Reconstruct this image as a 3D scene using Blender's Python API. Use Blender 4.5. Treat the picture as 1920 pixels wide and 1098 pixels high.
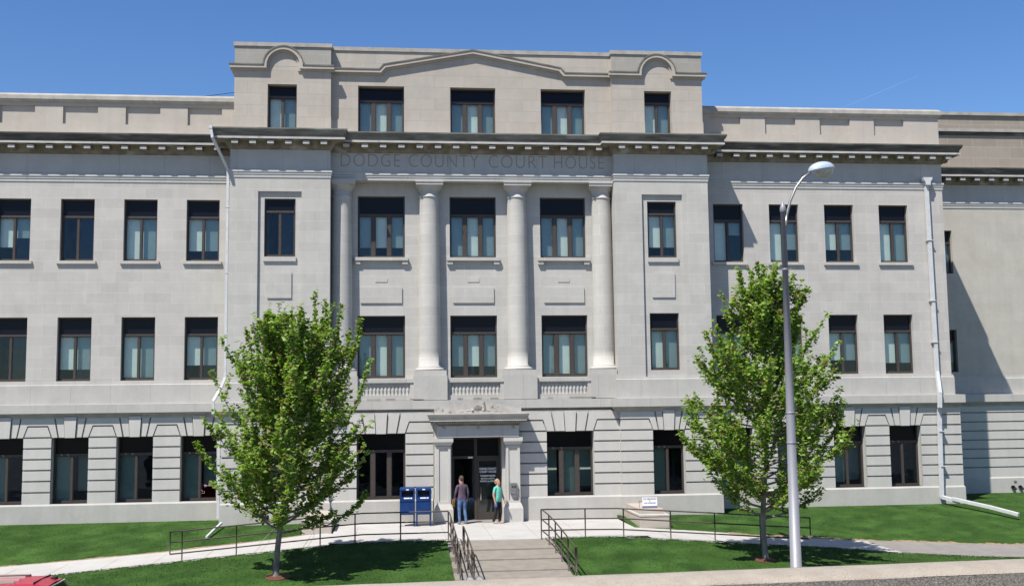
import bpy, math, random
import numpy as np
from mathutils import Vector, Matrix
R_ = math.radians
random.seed(7)
for o in list(bpy.data.objects): bpy.data.objects.remove(o)
scn = bpy.context.scene
COL = scn.collection

# ------------------------------------------------------------------ camera
cd = bpy.data.cameras.new('camera'); cam = bpy.data.objects.new('camera', cd); COL.objects.link(cam)
yaw, pitch, roll = 0.1082, 0.1002, -0.012
f = Vector((math.sin(yaw)*math.cos(pitch), math.cos(yaw)*math.cos(pitch), math.sin(pitch)))
r = Vector((math.cos(yaw), -math.sin(yaw), 0)); u = r.cross(f)
c_, s_ = math.cos(roll), math.sin(roll)
r, u = (c_*r+s_*u), (-s_*r+c_*u)
m = Matrix((r, u, -f)).transposed().to_4x4(); m.translation = Vector((-3.147, -43.171, 4.5))
cam.matrix_world = m
cd.sensor_width = 36; cd.lens = 2072.2/1920*36; cd.clip_start = .1; cd.clip_end = 3000
scn.camera = cam
scn.render.resolution_x = 1024; scn.render.resolution_y = 585

# ------------------------------------------------------------------ light
SUN = Vector((-.92, -1.0, 2.15)).normalized()
elev = math.asin(SUN.z); rot = math.atan2(SUN.x, SUN.y)
w = bpy.data.worlds.new('World'); scn.world = w; w.use_nodes = True
nt = w.node_tree; nt.nodes.clear()
sky = nt.nodes.new('ShaderNodeTexSky'); sky.sky_type = 'NISHITA'; sky.sun_disc = False
sky.sun_elevation = elev; sky.sun_rotation = rot
sky.air_density = 1.0; sky.dust_density = 0.35; sky.ozone_density = 3.0; sky.altitude = 200
bg = nt.nodes.new('ShaderNodeBackground'); bg.inputs[1].default_value = .09
out = nt.nodes.new('ShaderNodeOutputWorld')
hs = nt.nodes.new('ShaderNodeHueSaturation'); hs.inputs['Saturation'].default_value = 1.24; hs.inputs['Hue'].default_value = .509; hs.inputs['Value'].default_value = 1.04; nt.links.new(sky.outputs[0], hs.inputs['Color']); nt.links.new(hs.outputs[0], bg.inputs[0]); nt.links.new(bg.outputs[0], out.inputs[0])
sd = bpy.data.lights.new('sun', 'SUN'); sd.energy = 4.9; sd.angle = R_(.5); sd.color = (1, .955, .88)
so = bpy.data.objects.new('sun', sd); COL.objects.link(so)
so.rotation_euler = SUN.to_track_quat('Z', 'Y').to_euler(); so.location = (-20, -60, 60)
scn.view_settings.view_transform = 'Standard'; scn.view_settings.look = 'None'
scn.view_settings.exposure = .62; scn.view_settings.gamma = 1
scn.render.engine = 'CYCLES'
scn.cycles.max_bounces = 6; scn.cycles.transparent_max_bounces = 12

# ------------------------------------------------------------------ materials
def mat(name, base=(.5, .5, .5), rough=.8, metal=0, spec=.3):
    m = bpy.data.materials.new(name); m.use_nodes = True
    b = m.node_tree.nodes['Principled BSDF']
    b.inputs['Base Color'].default_value = (*base, 1); b.inputs['Roughness'].default_value = rough
    b.inputs['Metallic'].default_value = metal; b.inputs['Specular IOR Level'].default_value = spec
    return m
def N(m, t, **kw):
    n = m.node_tree.nodes.new(t)
    for k, v in kw.items():
        if k in n.inputs.keys(): n.inputs[k].default_value = v
        else: setattr(n, k, v)
    return n
def L(m, a, b): m.node_tree.links.new(a, b)
def rgbmix(m, fac, a, b, blend='MIX'):
    n = m.node_tree.nodes.new('ShaderNodeMix'); n.data_type = 'RGBA'; n.blend_type = blend
    for i, v in ((0, fac), (6, a), (7, b)):
        if isinstance(v, (int, float)): n.inputs[i].default_value = v
        elif isinstance(v, tuple): n.inputs[i].default_value = (*v, 1)
        else: L(m, v, n.inputs[i])
    return n.outputs[2]
def ramp(m, src, stops):
    n = m.node_tree.nodes.new('ShaderNodeValToRGB'); e = n.color_ramp.elements
    while len(e) < len(stops): e.new(.5)
    for k, (p, c) in enumerate(stops):
        e[k].position = p; e[k].color = (*((c,)*3 if isinstance(c, float) else c), 1)
    L(m, src, n.inputs[0]); return n.outputs[0]
def noisy(name, a, b, scale=8, rough=.85, bump=.2, detail=6, metal=0, spec=.3, stain=None, fine=60, lo=.35, hi=.65, stretch=(1, 1, 1)):
    """two-tone noise surface with fine grain bump and an optional third stain colour"""
    m = mat(name, a, rough, metal, spec); bs = m.node_tree.nodes['Principled BSDF']
    tc = N(m, 'ShaderNodeTexCoord'); mp = N(m, 'ShaderNodeMapping'); mp.inputs['Scale'].default_value = stretch
    L(m, tc.outputs['Object'], mp.inputs[0])
    n1 = N(m, 'ShaderNodeTexNoise', Scale=scale, Detail=detail); L(m, mp.outputs[0], n1.inputs['Vector'])
    col = rgbmix(m, ramp(m, n1.outputs[0], [(lo, 0.), (hi, 1.)]), a, b)
    n2 = N(m, 'ShaderNodeTexNoise', Scale=fine, Detail=4); L(m, tc.outputs['Object'], n2.inputs['Vector'])
    col = rgbmix(m, ramp(m, n2.outputs[0], [(.3, (.8, .8, .8)), (.7, (1.12, 1.12, 1.12))]), col, col) if False else rgbmix(m, .5, col, ramp(m, n2.outputs[0], [(.3, .55), (.7, 1.0)]), 'MULTIPLY')
    if stain:
        n3 = N(m, 'ShaderNodeTexNoise', Scale=stain[1], Detail=8); L(m, mp.outputs[0], n3.inputs['Vector'])
        col = rgbmix(m, ramp(m, n3.outputs[0], [(stain[2], 0.), (stain[3], 1.)]), col, stain[0])
    L(m, col, bs.inputs['Base Color'])
    if bump:
        bp = N(m, 'ShaderNodeBump', Strength=bump, Distance=.01); L(m, n2.outputs[0], bp.inputs['Height']); L(m, bp.outputs[0], bs.inputs['Normal'])
    return m
def stone(name, c1, c2, joint, bw=1.05, rh=.405, mortar=.007, zoff=0, tint=None, stain=None, rough=.9, blot=.35):
    m = mat(name, c1, rough, 0, .2); bs = m.node_tree.nodes['Principled BSDF']
    tc = N(m, 'ShaderNodeTexCoord'); sp = N(m, 'ShaderNodeSeparateXYZ'); L(m, tc.outputs['Object'], sp.inputs[0])
    ad = N(m, 'ShaderNodeMath', operation='ADD'); L(m, sp.outputs[0], ad.inputs[0]); L(m, sp.outputs[1], ad.inputs[1])
    az = N(m, 'ShaderNodeMath', operation='ADD'); L(m, sp.outputs[2], az.inputs[0]); az.inputs[1].default_value = zoff
    cb = N(m, 'ShaderNodeCombineXYZ'); L(m, ad.outputs[0], cb.inputs[0]); L(m, az.outputs[0], cb.inputs[1])
    br = N(m, 'ShaderNodeTexBrick'); br.offset = .5; br.squash = 1
    br.inputs['Color1'].default_value = (*c1, 1); br.inputs['Color2'].default_value = (*c2, 1); br.inputs['Mortar'].default_value = (*joint, 1)
    br.inputs['Scale'].default_value = 1; br.inputs['Mortar Size'].default_value = mortar; br.inputs['Mortar Smooth'].default_value = .3
    br.inputs['Bias'].default_value = -.1; br.inputs['Brick Width'].default_value = bw; br.inputs['Row Height'].default_value = rh
    L(m, cb.outputs[0], br.inputs['Vector'])
    col = br.outputs[0]
    n1 = N(m, 'ShaderNodeTexNoise', Scale=1.3, Detail=8, Roughness=.65); L(m, tc.outputs['Object'], n1.inputs['Vector'])
    col = rgbmix(m, blot, col, ramp(m, n1.outputs[0], [(.3, .62), (.68, 1.0)]), 'MULTIPLY')
    n2 = N(m, 'ShaderNodeTexNoise', Scale=45, Detail=5, Roughness=.7); L(m, tc.outputs['Object'], n2.inputs['Vector'])
    col = rgbmix(m, .55, col, ramp(m, n2.outputs[0], [(.3, .7), (.7, 1.0)]), 'MULTIPLY')
    # vertical rain streaks
    mp = N(m, 'ShaderNodeMapping'); mp.inputs['Scale'].default_value = (2.2, 2.2, .16); L(m, tc.outputs['Object'], mp.inputs[0])
    n4 = N(m, 'ShaderNodeTexNoise', Scale=2.0, Detail=6); L(m, mp.outputs[0], n4.inputs['Vector'])
    col = rgbmix(m, .12, col, ramp(m, n4.outputs[0], [(.4, .72), (.6, 1.0)]), 'MULTIPLY')
    if stain:
        n3 = N(m, 'ShaderNodeTexNoise', Scale=stain[1], Detail=9, Roughness=.7); L(m, tc.outputs['Object'], n3.inputs['Vector'])
        col = rgbmix(m, ramp(m, n3.outputs[0], [(stain[2], 0.), (stain[3], 1.)]), col, stain[0])
    L(m, col, bs.inputs['Base Color'])
    bp = N(m, 'ShaderNodeBump', Strength=.25, Distance=.012); L(m, n2.outputs[0], bp.inputs['Height']); L(m, bp.outputs[0], bs.inputs['Normal'])
    return m

ST = stone('limestone_wall', (.51, .488, .452), (.462, .440, .405), (.55, .53, .495), zoff=.02, mortar=.011)
ST_PAV = stone('limestone_pavilion', (.505, .488, .453), (.465, .447, .415), (.55, .535, .50), bw=1.2, rh=.40, zoff=.1, mortar=.010)
ST_RUST = stone('limestone_rusticated', (.53, .513, .48), (.49, .475, .445), (.45, .44, .42), bw=2.4, rh=9, mortar=.004, blot=.25)
ST_ATTICG = stone('weathered_grey_attic', (.36, .345, .31), (.33, .315, .28), (.42, .40, .36), bw=1.15, rh=9, mortar=.01, stain=((.27, .265, .24), 1.2, .5, .7))
ST_GROOVE = noisy('groove_shade_stone', (.36, .355, .34), (.28, .275, .26), scale=3)  # darker than the blocks: groove shade put into the backing colour
ST_ATTIC = stone('limestone_attic', (.46, .42, .365), (.43, .385, .33), (.36, .33, .29), bw=1.15, rh=.455, mortar=.008, zoff=-.05, stain=((.33, .32, .29), .7, .58, .75))
ST_PAR = stone('limestone_parapet', (.475, .435, .38), (.45, .405, .35), (.42, .38, .33), bw=2.337, rh=3, mortar=.005, stain=((.36, .27, .21), 1.6, .6, .78))
ST_COPE = noisy('coping_stone', (.40, .38, .34), (.33, .31, .275), scale=2.5, stain=((.24, .235, .22), 3, .55, .75))
ST_BASE = stone('limestone_base', (.47, .455, .42), (.45, .435, .40), (.50, .49, .46), bw=1.45, rh=4, stain=((.40, .33, .26), 1.1, .6, .8))
ST_BELT = stone('limestone_belt', (.47, .455, .425), (.45, .435, .40), (.36, .35, .33), bw=1.45, rh=9, mortar=.01)
ST_FAR = stone('limestone_far_wing', (.48, .455, .405), (.455, .43, .375), (.47, .44, .39), bw=1.6, rh=.4)
ST_FARTOP = stone('weathered_far_attic', (.33, .29, .24), (.285, .25, .205), (.40, .365, .31), bw=1.2, rh=.52, mortar=.013, zoff=.1)
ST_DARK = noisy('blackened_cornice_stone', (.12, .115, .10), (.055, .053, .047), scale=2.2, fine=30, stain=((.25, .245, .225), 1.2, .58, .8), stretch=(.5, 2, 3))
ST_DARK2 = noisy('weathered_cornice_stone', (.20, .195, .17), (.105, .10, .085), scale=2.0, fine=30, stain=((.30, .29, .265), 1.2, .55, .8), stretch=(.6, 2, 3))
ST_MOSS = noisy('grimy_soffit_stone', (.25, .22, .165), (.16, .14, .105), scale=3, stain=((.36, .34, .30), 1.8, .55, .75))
ST_CORONA = noisy('corona_stone', (.50, .485, .45), (.42, .40, .37), scale=3, stain=((.22, .215, .19), 2.5, .62, .75))
ST_FRIEZE = stone('frieze_stone', (.47, .47, .45), (.45, .445, .425), (.30, .29, .27), bw=1.7, rh=9, mortar=.008)
ST_HOOD = noisy('stained_hood_stone', (.42, .395, .36), (.34, .315, .285), scale=5, stain=((.13, .12, .105), 4.5, .56, .66))
ST_HOODD = noisy('black_stained_carving', (.15, .14, .125), (.25, .235, .21), scale=12)
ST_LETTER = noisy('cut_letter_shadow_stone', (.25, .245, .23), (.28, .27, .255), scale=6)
CONC = noisy('white_concrete', (.47, .455, .435), (.42, .405, .385), scale=1.2, fine=50, bump=.1)
CONC2 = noisy('tan_step_concrete', (.265, .24, .205), (.225, .20, .17), scale=3, fine=70, stain=((.21, .19, .165), 2, .6, .8))
CONC3 = noisy('old_grey_path_concrete', (.26, .245, .225), (.22, .205, .19), scale=3, fine=70)
COPING = noisy('weathered_beige_coping', (.42, .365, .295), (.36, .31, .25), scale=9, fine=160, bump=.8, stain=((.30, .26, .21), 40, .62, .7))
AGG = noisy('pebble_aggregate', (.36, .325, .28), (.20, .18, .155), scale=110, detail=3, fine=260, bump=1.2, stain=((.45, .42, .38), 90, .6, .7), lo=.42, hi=.58)
ASPH = noisy('asphalt', (.06, .06, .062), (.045, .045, .046), scale=20)
DIRT = noisy('bare_soil_edge', (.33, .23, .15), (.22, .15, .09), scale=6)
MULCH = noisy('red_bark_mulch', (.15, .06, .035), (.075, .035, .02), scale=30, bump=1)
LAWN = noisy('lawn_grass', (.040, .088, .017), (.023, .056, .011), scale=1.1, detail=10, fine=35, bump=1.5, rough=.95, spec=.1, stain=((.055, .115, .026), 1.0, .48, .75))
BARK = noisy('grey_bark', (.27, .235, .20), (.15, .13, .11), scale=14, bump=.8, stretch=(1, 1, .25))
FRAME = noisy('bronze_window_frame', (.066, .054, .048), (.056, .046, .040), scale=10, rough=.5, bump=0)
RAIL = noisy('brown_painted_rail', (.085, .068, .056), (.065, .052, .043), scale=12, rough=.55, bump=0)
NAVY = mat('dark_transom_panel', (.006, .007, .013), .25, 0, .15)
DARKGL = mat('dark_transom_glass', (.006, .005, .006), .25, 0, .12)
BLACK = mat('dark_interior', (.012, .012, .012), .9)
ROOM = noisy('dim_interior', (.30, .31, .29), (.14, .15, .14), scale=1.2)
WHITE = noisy('white_painted_metal', (.60, .61, .62), (.52, .53, .54), scale=5, rough=.5, bump=0)
ALU = noisy('brushed_aluminium_pole', (.31, .31, .33), (.26, .26, .28), scale=3, rough=.5, metal=.2, bump=0, stretch=(1, 1, .2))
ALU_D = mat('arm_metal', (.30, .29, .27), .4, .7)
LUM = mat('luminaire_shell', (.46, .53, .58), .3, .25)
BLUE = noisy('blue_box_paint', (.008, .040, .155), (.006, .030, .12), scale=4, rough=.4, bump=0)
STEEL = noisy('grey_plaque_metal', (.26, .26, .26), (.18, .18, .18), scale=20, rough=.5, metal=.4, bump=0)
RED = mat('red_car_paint', (.42, .025, .05), .28, .2, .6)
RUBBER = mat('black_rubber', (.02, .02, .02), .8)
CHROME = mat('pale_metal_trim', (.7, .66, .58), .35, .6)
LETTERW = mat('white_lettering', (.75, .75, .73), .6)
SIGNW = mat('white_sign_face', (.78, .78, .82), .5)
SIGNTXT = mat('grey_sign_text', (.16, .14, .2), .6)
SIGNB = mat('sign_blue_base', (.14, .16, .23), .6)

def glass_mat(name, tint, refl=.5, ior=1.5):
    m = bpy.data.materials.new(name); m.use_nodes = True; nt = m.node_tree; nt.nodes.clear()
    o = nt.nodes.new('ShaderNodeOutputMaterial'); mx = nt.nodes.new('ShaderNodeMixShader')
    tr = nt.nodes.new('ShaderNodeBsdfTransparent'); tr.inputs[0].default_value = (*tint, 1)
    gl = nt.nodes.new('ShaderNodeBsdfGlossy'); gl.inputs[0].default_value = (.62, .8, 1, 1); gl.inputs['Roughness'].default_value = .015
    fr = nt.nodes.new('ShaderNodeFresnel'); fr.inputs[0].default_value = ior
    tc = nt.nodes.new('ShaderNodeTexCoord'); ns = nt.nodes.new('ShaderNodeTexNoise'); ns.inputs['Scale'].default_value = 1.6; ns.inputs['Detail'].default_value = 2
    bp = nt.nodes.new('ShaderNodeBump'); bp.inputs['Strength'].default_value = .25; bp.inputs['Distance'].default_value = .02
    nt.links.new(tc.outputs['Object'], ns.inputs['Vector']); nt.links.new(ns.outputs[0], bp.inputs['Height']); nt.links.new(bp.outputs[0], gl.inputs['Normal'])
    ad = nt.nodes.new('ShaderNodeMath'); ad.operation = 'MULTIPLY'; ad.inputs[1].default_value = refl
    nt.links.new(fr.outputs[0], ad.inputs[0])
    nt.links.new(ad.outputs[0], mx.inputs[0]); nt.links.new(tr.outputs[0], mx.inputs[1]); nt.links.new(gl.outputs[0], mx.inputs[2]); nt.links.new(mx.outputs[0], o.inputs[0])
    return m
GL_L = glass_mat('clear_window_glass', (.93, 1.0, .98), .6, 1.7)
GL_R = glass_mat('screened_window_glass', (.60, .70, .72), .7, 1.8)
GL_G = glass_mat('ground_floor_glass', (.46, .56, .54), .8, 1.6)
BLIND = noisy('pale_roller_blind', (.84, .90, .84), (.78, .84, .78), scale=3, bump=0)

# ------------------------------------------------------------------ mesh helpers
class M:
    def __init__(s): s.v = []; s.f = []; s.mi = []; s.mats = []; s.smooth = []
    def mi_of(s, m):
        if m not in s.mats: s.mats.append(m)
        return s.mats.index(m)
    def face(s, pts, m, smooth=False):
        b = len(s.v); s.v += [tuple(p) for p in pts]; s.f.append(tuple(range(b, b+len(pts)))); s.mi.append(s.mi_of(m)); s.smooth.append(smooth)
    def add(s, vs, fs, m, smooth=False):
        b = len(s.v); s.v += [tuple(p) for p in vs]; k = s.mi_of(m)
        for q in fs: s.f.append(tuple(b+i for i in q)); s.mi.append(k); s.smooth.append(smooth)
    def box(s, x0, x1, y0, y1, z0, z1, m, rz=0, c=None):
        vs = [(x, y, z) for z in (z0, z1) for x, y in ((x0, y0), (x1, y0), (x1, y1), (x0, y1))]
        if rz:
            cx, cy = c or ((x0+x1)/2, (y0+y1)/2); a, b = math.cos(rz), math.sin(rz)
            vs = [(cx+(x-cx)*a-(y-cy)*b, cy+(x-cx)*b+(y-cy)*a, z) for x, y, z in vs]
        s.add(vs, [(0, 3, 2, 1), (4, 5, 6, 7), (0, 1, 5, 4), (1, 2, 6, 5), (2, 3, 7, 6), (3, 0, 4, 7)], m)
    def prism(s, poly, y0, y1, m, rough=0):
        """poly in XZ, y0 front, y1 back"""
        n = len(poly); a = sum(poly[i][0]*poly[(i+1) % n][1]-poly[(i+1) % n][0]*poly[i][1] for i in range(n))
        if a < 0: poly = poly[::-1]
        vs = [(x, y0, z) for x, z in poly]+[(x, y1, z) for x, z in poly]
        s.add(vs, [tuple(range(n))]+[(i, i+n, (i+1) % n+n, (i+1) % n) for i in range(n)], m)
    def tube(s, pts, rad, m, n=8, cap=True):
        pts = [Vector(p) for p in pts]; rad = rad if isinstance(rad, (list, tuple)) else [rad]*len(pts)
        vs = []; fs = []
        ref = None
        for i, p in enumerate(pts):
            d = (pts[min(i+1, len(pts)-1)]-pts[max(i-1, 0)]).normalized()
            if ref is None or abs(ref.dot(d)) > .98: ref = Vector((0, 0, 1)) if abs(d.z) < .9 else Vector((1, 0, 0))
            a = d.cross(ref).normalized(); b = a.cross(d).normalized(); ref = b
            for k in range(n):
                t = 2*math.pi*k/n; vs.append(p+(a*math.cos(t)+b*math.sin(t))*rad[i])
        for i in range(len(pts)-1):
            for k in range(n): fs.append((i*n+k, i*n+(k+1) % n, (i+1)*n+(k+1) % n, (i+1)*n+k))
        if cap: fs += [tuple(range(n)), tuple(range((len(pts)-1)*n, len(pts)*n))[::-1]]
        s.add(vs, fs, m, True)
    def lathe(s, prof, c, m, n=32, a0=0, a1=2*math.pi):
        vs = []; fs = []; full = abs(a1-a0-2*math.pi) < 1e-6; k = n if full else n+1
        for rr, z in prof:
            for i in range(k):
                t = a0+(a1-a0)*i/n; vs.append((c[0]+rr*math.cos(t), c[1]+rr*math.sin(t), z))
        for j in range(len(prof)-1):
            for i in range(n): fs.append((j*k+i, j*k+(i+1) % k, (j+1)*k+(i+1) % k, (j+1)*k+i))
        s.add(vs, fs, m, True)
    def ellipsoid(s, c, rx, ry, rz, m, n=12, k=8, zcut=None):
        vs = []; fs = []
        for j in range(k+1):
            ph = -math.pi/2+math.pi*j/k
            for i in range(n):
                t = 2*math.pi*i/n; vs.append((c[0]+rx*math.cos(ph)*math.cos(t), c[1]+ry*math.cos(ph)*math.sin(t), c[2]+rz*math.sin(ph)))
        for j in range(k):
            for i in range(n): fs.append((j*n+i, j*n+(i+1) % n, (j+1)*n+(i+1) % n, (j+1)*n+i))
        s.add(vs, fs, m, True)
    def wall(s, x0, x1, z0, z1, y, ops, depth, m, mrev=None):
        """front face at y with openings (xa,xb,za,zb) and reveals going back by depth"""
        xs = sorted(set([x0, x1]+[v for o in ops for v in o[:2] if x0 < v < x1])); zs = sorted(set([z0, z1]+[v for o in ops for v in o[2:4] if z0 < v < z1]))
        for i in range(len(xs)-1):
            for j in range(len(zs)-1):
                cx, cz = (xs[i]+xs[i+1])/2, (zs[j]+zs[j+1])/2
                if any(o[0] < cx < o[1] and o[2] < cz < o[3] for o in ops): continue
                s.face([(xs[i], y, zs[j]), (xs[i+1], y, zs[j]), (xs[i+1], y, zs[j+1]), (xs[i], y, zs[j+1])], m)
        for o in ops:
            xa, xb, za, zb = o[:4]; d = y+depth; mr = mrev or m
            s.face([(xa, y, za), (xa, y, zb), (xa, d, zb), (xa, d, za)], mr); s.face([(xb, y, za), (xb, d, za), (xb, d, zb), (xb, y, zb)], mr)
            s.face([(xa, y, zb), (xb, y, zb), (xb, d, zb), (xa, d, zb)], mr); s.face([(xa, y, za), (xa, d, za), (xb, d, za), (xb, y, za)], mr)
    def sweep(s, path, prof, mats, caps=True):
        """profile [(out, z)] carried along an XY path, one material per profile segment"""
        P = [Vector((a, b)) for a, b in path]; rings = []
        for i, p in enumerate(P):
            ns = []
            if i > 0: d = (P[i]-P[i-1]).normalized(); ns.append(Vector((d.y, -d.x)))
            if i < len(P)-1: d = (P[i+1]-P[i]).normalized(); ns.append(Vector((d.y, -d.x)))
            mm = ns[0] if len(ns) == 1 else (ns[0]+ns[1])/(1+ns[0].dot(ns[1]))
            rings.append([(p.x+mm.x*o, p.y+mm.y*o, z) for o, z in prof])
        for i in range(len(P)-1):
            for j in range(len(prof)-1):
                mt = mats[j] if isinstance(mats, (list, tuple)) else mats
                s.face([rings[i][j], rings[i][j+1], rings[i+1][j+1], rings[i+1][j]], mt)
        if caps:
            mt = mats[-1] if isinstance(mats, (list, tuple)) else mats
            s.face(rings[0], mt); s.face(rings[-1][::-1], mt)
    def sweep_xz(s, path, o0, o1, y0, y1, m):
        P = [Vector(p) for p in path]; R = []
        for i in range(len(P)):
            ns = []
            if i > 0: d = (P[i]-P[i-1]).normalized(); ns.append(Vector((-d.y, d.x)))
            if i < len(P)-1: d = (P[i+1]-P[i]).normalized(); ns.append(Vector((-d.y, d.x)))
            mm = ns[0] if len(ns) == 1 else (ns[0]+ns[1])/(1+ns[0].dot(ns[1]))
            a = P[i]+mm*o0; b = P[i]+mm*o1
            R.append([(a.x, y0, a.y), (a.x, y1, a.y), (b.x, y1, b.y), (b.x, y0, b.y)])
        for i in range(len(P)-1):
            for j in range(4): s.face([R[i][j], R[i+1][j], R[i+1][(j+1) % 4], R[i][(j+1) % 4]], m)
        s.face(R[0], m); s.face(R[-1][::-1], m)
    def build(s, name, parent=None, loc=None):
        me = bpy.data.meshes.new(name); org = Vector(loc) if loc else Vector((0, 0, 0))
        vs = [(a-org.x, b-org.y, c-org.z) for a, b, c in s.v] if loc else s.v
        me.from_pydata(vs, [], s.f)
        for m in s.mats: me.materials.append(m)
        me.polygons.foreach_set('material_index', s.mi); me.polygons.foreach_set('use_smooth', s.smooth); me.update()
        o = bpy.data.objects.new(name, me); COL.objects.link(o)
        if loc: o.location = loc
        if parent:
            o.parent = parent; o.location = (0, 0, 0) if not loc else Vector(loc)-parent_loc(parent)
            if not loc and parent_loc(parent).length > 0: o.location = -parent_loc(parent)
        return o
def parent_loc(p):
    v = p.location.copy()
    while p.parent: p = p.parent; v += p.location
    return v
def tag(o, label=None, cat=None, group=None, kind=None):
    if label: o['label'] = label
    if cat: o['category'] = cat
    if group: o['group'] = group
    if kind: o['kind'] = kind
    return o
def empty(name, loc=(0, 0, 0)):
    o = bpy.data.objects.new(name, None); COL.objects.link(o); o.location = loc; o.empty_display_size = .3; return o
def text_mesh(name, txt, size, mtl, loc, parent=None, extr=.006, align='CENTER', sx=1.0, spacing=1.0, bold=0, rz=0):
    cu = bpy.data.curves.new(name, 'FONT'); cu.body = txt; cu.size = size; cu.extrude = extr; cu.align_x = align; cu.space_character = spacing; cu.offset = bold
    t = bpy.data.objects.new(name, cu); COL.objects.link(t)
    dg = bpy.context.evaluated_depsgraph_get(); me = bpy.data.meshes.new_from_object(t.evaluated_get(dg)); bpy.data.objects.remove(t)
    me.materials.clear(); me.materials.append(mtl)
    me.transform(Matrix.Translation(Vector(loc)) @ Matrix.Rotation(rz, 4, 'Z') @ Matrix.Rotation(R_(90), 4, 'X') @ Matrix.Diagonal((sx, 1, 1, 1)))
    o = bpy.data.objects.new(name, me); COL.objects.link(o)
    if parent: o.parent = parent; o.location = -parent_loc(parent)
    return o

# ================================================================== TERRAIN
Fp = [(-34, -12), (-18, -9.6), (-12.9, -8.3), (-9.9, -7.8), (-5.45, -7.0), (-1.3, -6.9), (4, -7.1), (8.3, -7.9), (11, -8.0), (13.1, -8.75), (15.3, -9.5), (20, -10.0), (46, -11.5)]
Bp = [(-34, -7.2), (-15.7, -5.5), (-10.4, -5.0), (-7.4, -4.1), (-6.2, -3.5), (-5.2, -3.5), (5.3, -4.2), (6.4, -4.5), (7.85, -4.85), (9.05, -5.25), (12.75, -5.6), (18.4, -6.6), (46, -9)]
def interp(t, x):
    for (a, b), (c, d) in zip(t, t[1:]):
        if x <= c: return b+(d-b)*(x-a)/(c-a)
    return t[-1][1]
ZP = [(-34, -.62), (-15.7, -.55), (-13.3, -.42), (-10.2, -.22), (-8, -.09), (-4.1, .15), (4, .15), (7.4, -.03), (10.8, -.25), (12.7, -.38), (18, -.56), (46, -.62)]
def zpath(x): return interp(ZP, x)
YS = -12.4; ZS = -.58
def ground_z(x, y):
    F, B = interp(Fp, x), interp(Bp, x); zp = zpath(x)
    if -5.2 < x < 5.3 and y > F: return zp
    if y < YS: return ZS
    if y < F:
        t = (F-y)/(F-YS); return zp+(min(ZS, zp)-zp)*(t*.85+.15*t*t)+.03
    if y <= B: return zp
    t = min(1, (y-B)/(-.2-B)); return zp+.03+(.30-zp)*(t**.9)
def strip(M_, xs, f0, f1, n, m, lift=0, smooth=True):
    vs = []; fs = []
    for x in xs:
        a, b = f0(x), f1(x)
        for j in range(n+1):
            y = a+(b-a)*j/n
            vs.append((x, y, ground_z(x, min(max(y, -99), 99))+lift))
    for i in range(len(xs)-1):
        for j in range(n): fs.append((i*(n+1)+j, i*(n+1)+j+1, (i+1)*(n+1)+j+1, (i+1)*(n+1)+j))
    M_.add(vs, fs, m, smooth)
def rng(a, b, st): n = max(1, round((b-a)/st)); return [a+(b-a)*i/n for i in range(n+1)]
e = 1e-3
jit = lambda x: .03*math.sin(x*7.3)+.025*math.sin(x*17.1+1)+.02*math.sin(x*31.7)
lw = M()
for a, b in ((-34, -5.2), (5.3, 19.5), (19.5, 46)):
    bk = .4 if a < 19 else 5.0
    strip(lw, rng(a, b, .15), lambda x: bk, lambda x: interp(Bp, x)+e+jit(x), 14, LAWN)
for a, b in ((-34, -1.42), (1.98, 46)):
    strip(lw, rng(a, b, .12), lambda x: interp(Fp, x)-e+jit(x), lambda x: YS, 16, LAWN)
tag(lw.build('lawn'), kind='structure')
pt = M()
strip(pt, rng(-34, -5.2, .3), lambda x: interp(Bp, x)+.12, lambda x: interp(Fp, x)-.12, 6, CONC)
pt2 = [0]
def flatz(M_, x0, x1, y0, y1, z, m): M_.face([(x0, y0, z), (x1, y0, z), (x1, y1, z), (x0, y1, z)], m)
flatz(pt, -5.2, 5.3, -6.9, -1.0, .15, CONC)
strip(pt, rng(-5.2, -1.42, .3), lambda x: -6.9, lambda x: interp(Fp, x)-.12, 1, CONC, -.001)
strip(pt, rng(1.98, 5.3, .3), lambda x: -6.9, lambda x: interp(Fp, x)-.12, 2, CONC, -.001)
strip(pt, rng(5.3, 13.2, .3), lambda x: interp(Bp, x)+.12, lambda x: interp(Fp, x)-.12, 6, CONC)
strip(pt, rng(13.2, 46, .3), lambda x: interp(Bp, x)+.12, lambda x: interp(Fp, x)-.12, 6, CONC3)
for k in range(-6, 3):   # joints cut in the plaza concrete
    if k*1.5+2 < 5: pt.box(k*1.5+1.6-.006, k*1.5+1.6+.006, -6.85, -2, .1515, .1525, CONC3)
for xj in [v*1.5 for v in range(-20, 30)]:
    if -5.2 < xj < 5.6: continue
    ya, yb2 = interp(Fp, xj)-.08, interp(Bp, xj)+.05; z = zpath(xj)
    pt.add([(xj-.009, ya, z+.003), (xj+.009, ya, z+.003), (xj+.009, yb2, z+.003), (xj-.009, yb2, z+.003)], [(0, 1, 2, 3)], CONC2)
tag(pt.build('path'), kind='structure')
# bare soil lines beside the paths
so_ = M()
for a, b, fn, wd in ((-34, -8, Bp, .12), (8.5, 46, Bp, .24), (-12, -6.2, Bp, .06)):
    xs = rng(a, b, .1)
    vs = []; fs = []
    for x in xs:
        y = interp(fn, x); z = zpath(x)+.036; j = .5+.5*math.sin(x*3.1)*math.sin(x*1.3+2)+random.uniform(-.3, .3)
        vs += [(x, y-.02, z), (x, y+wd*max(.1, j)+.04, ground_z(x, y+wd*max(.1, j)+.04)+.012)]
    for i in range(len(xs)-1): fs.append((2*i, 2*i+2, 2*i+3, 2*i+1))
    so_.add(vs, fs, DIRT)
tag(so_.build('soil_edge'), kind='structure')
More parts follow.
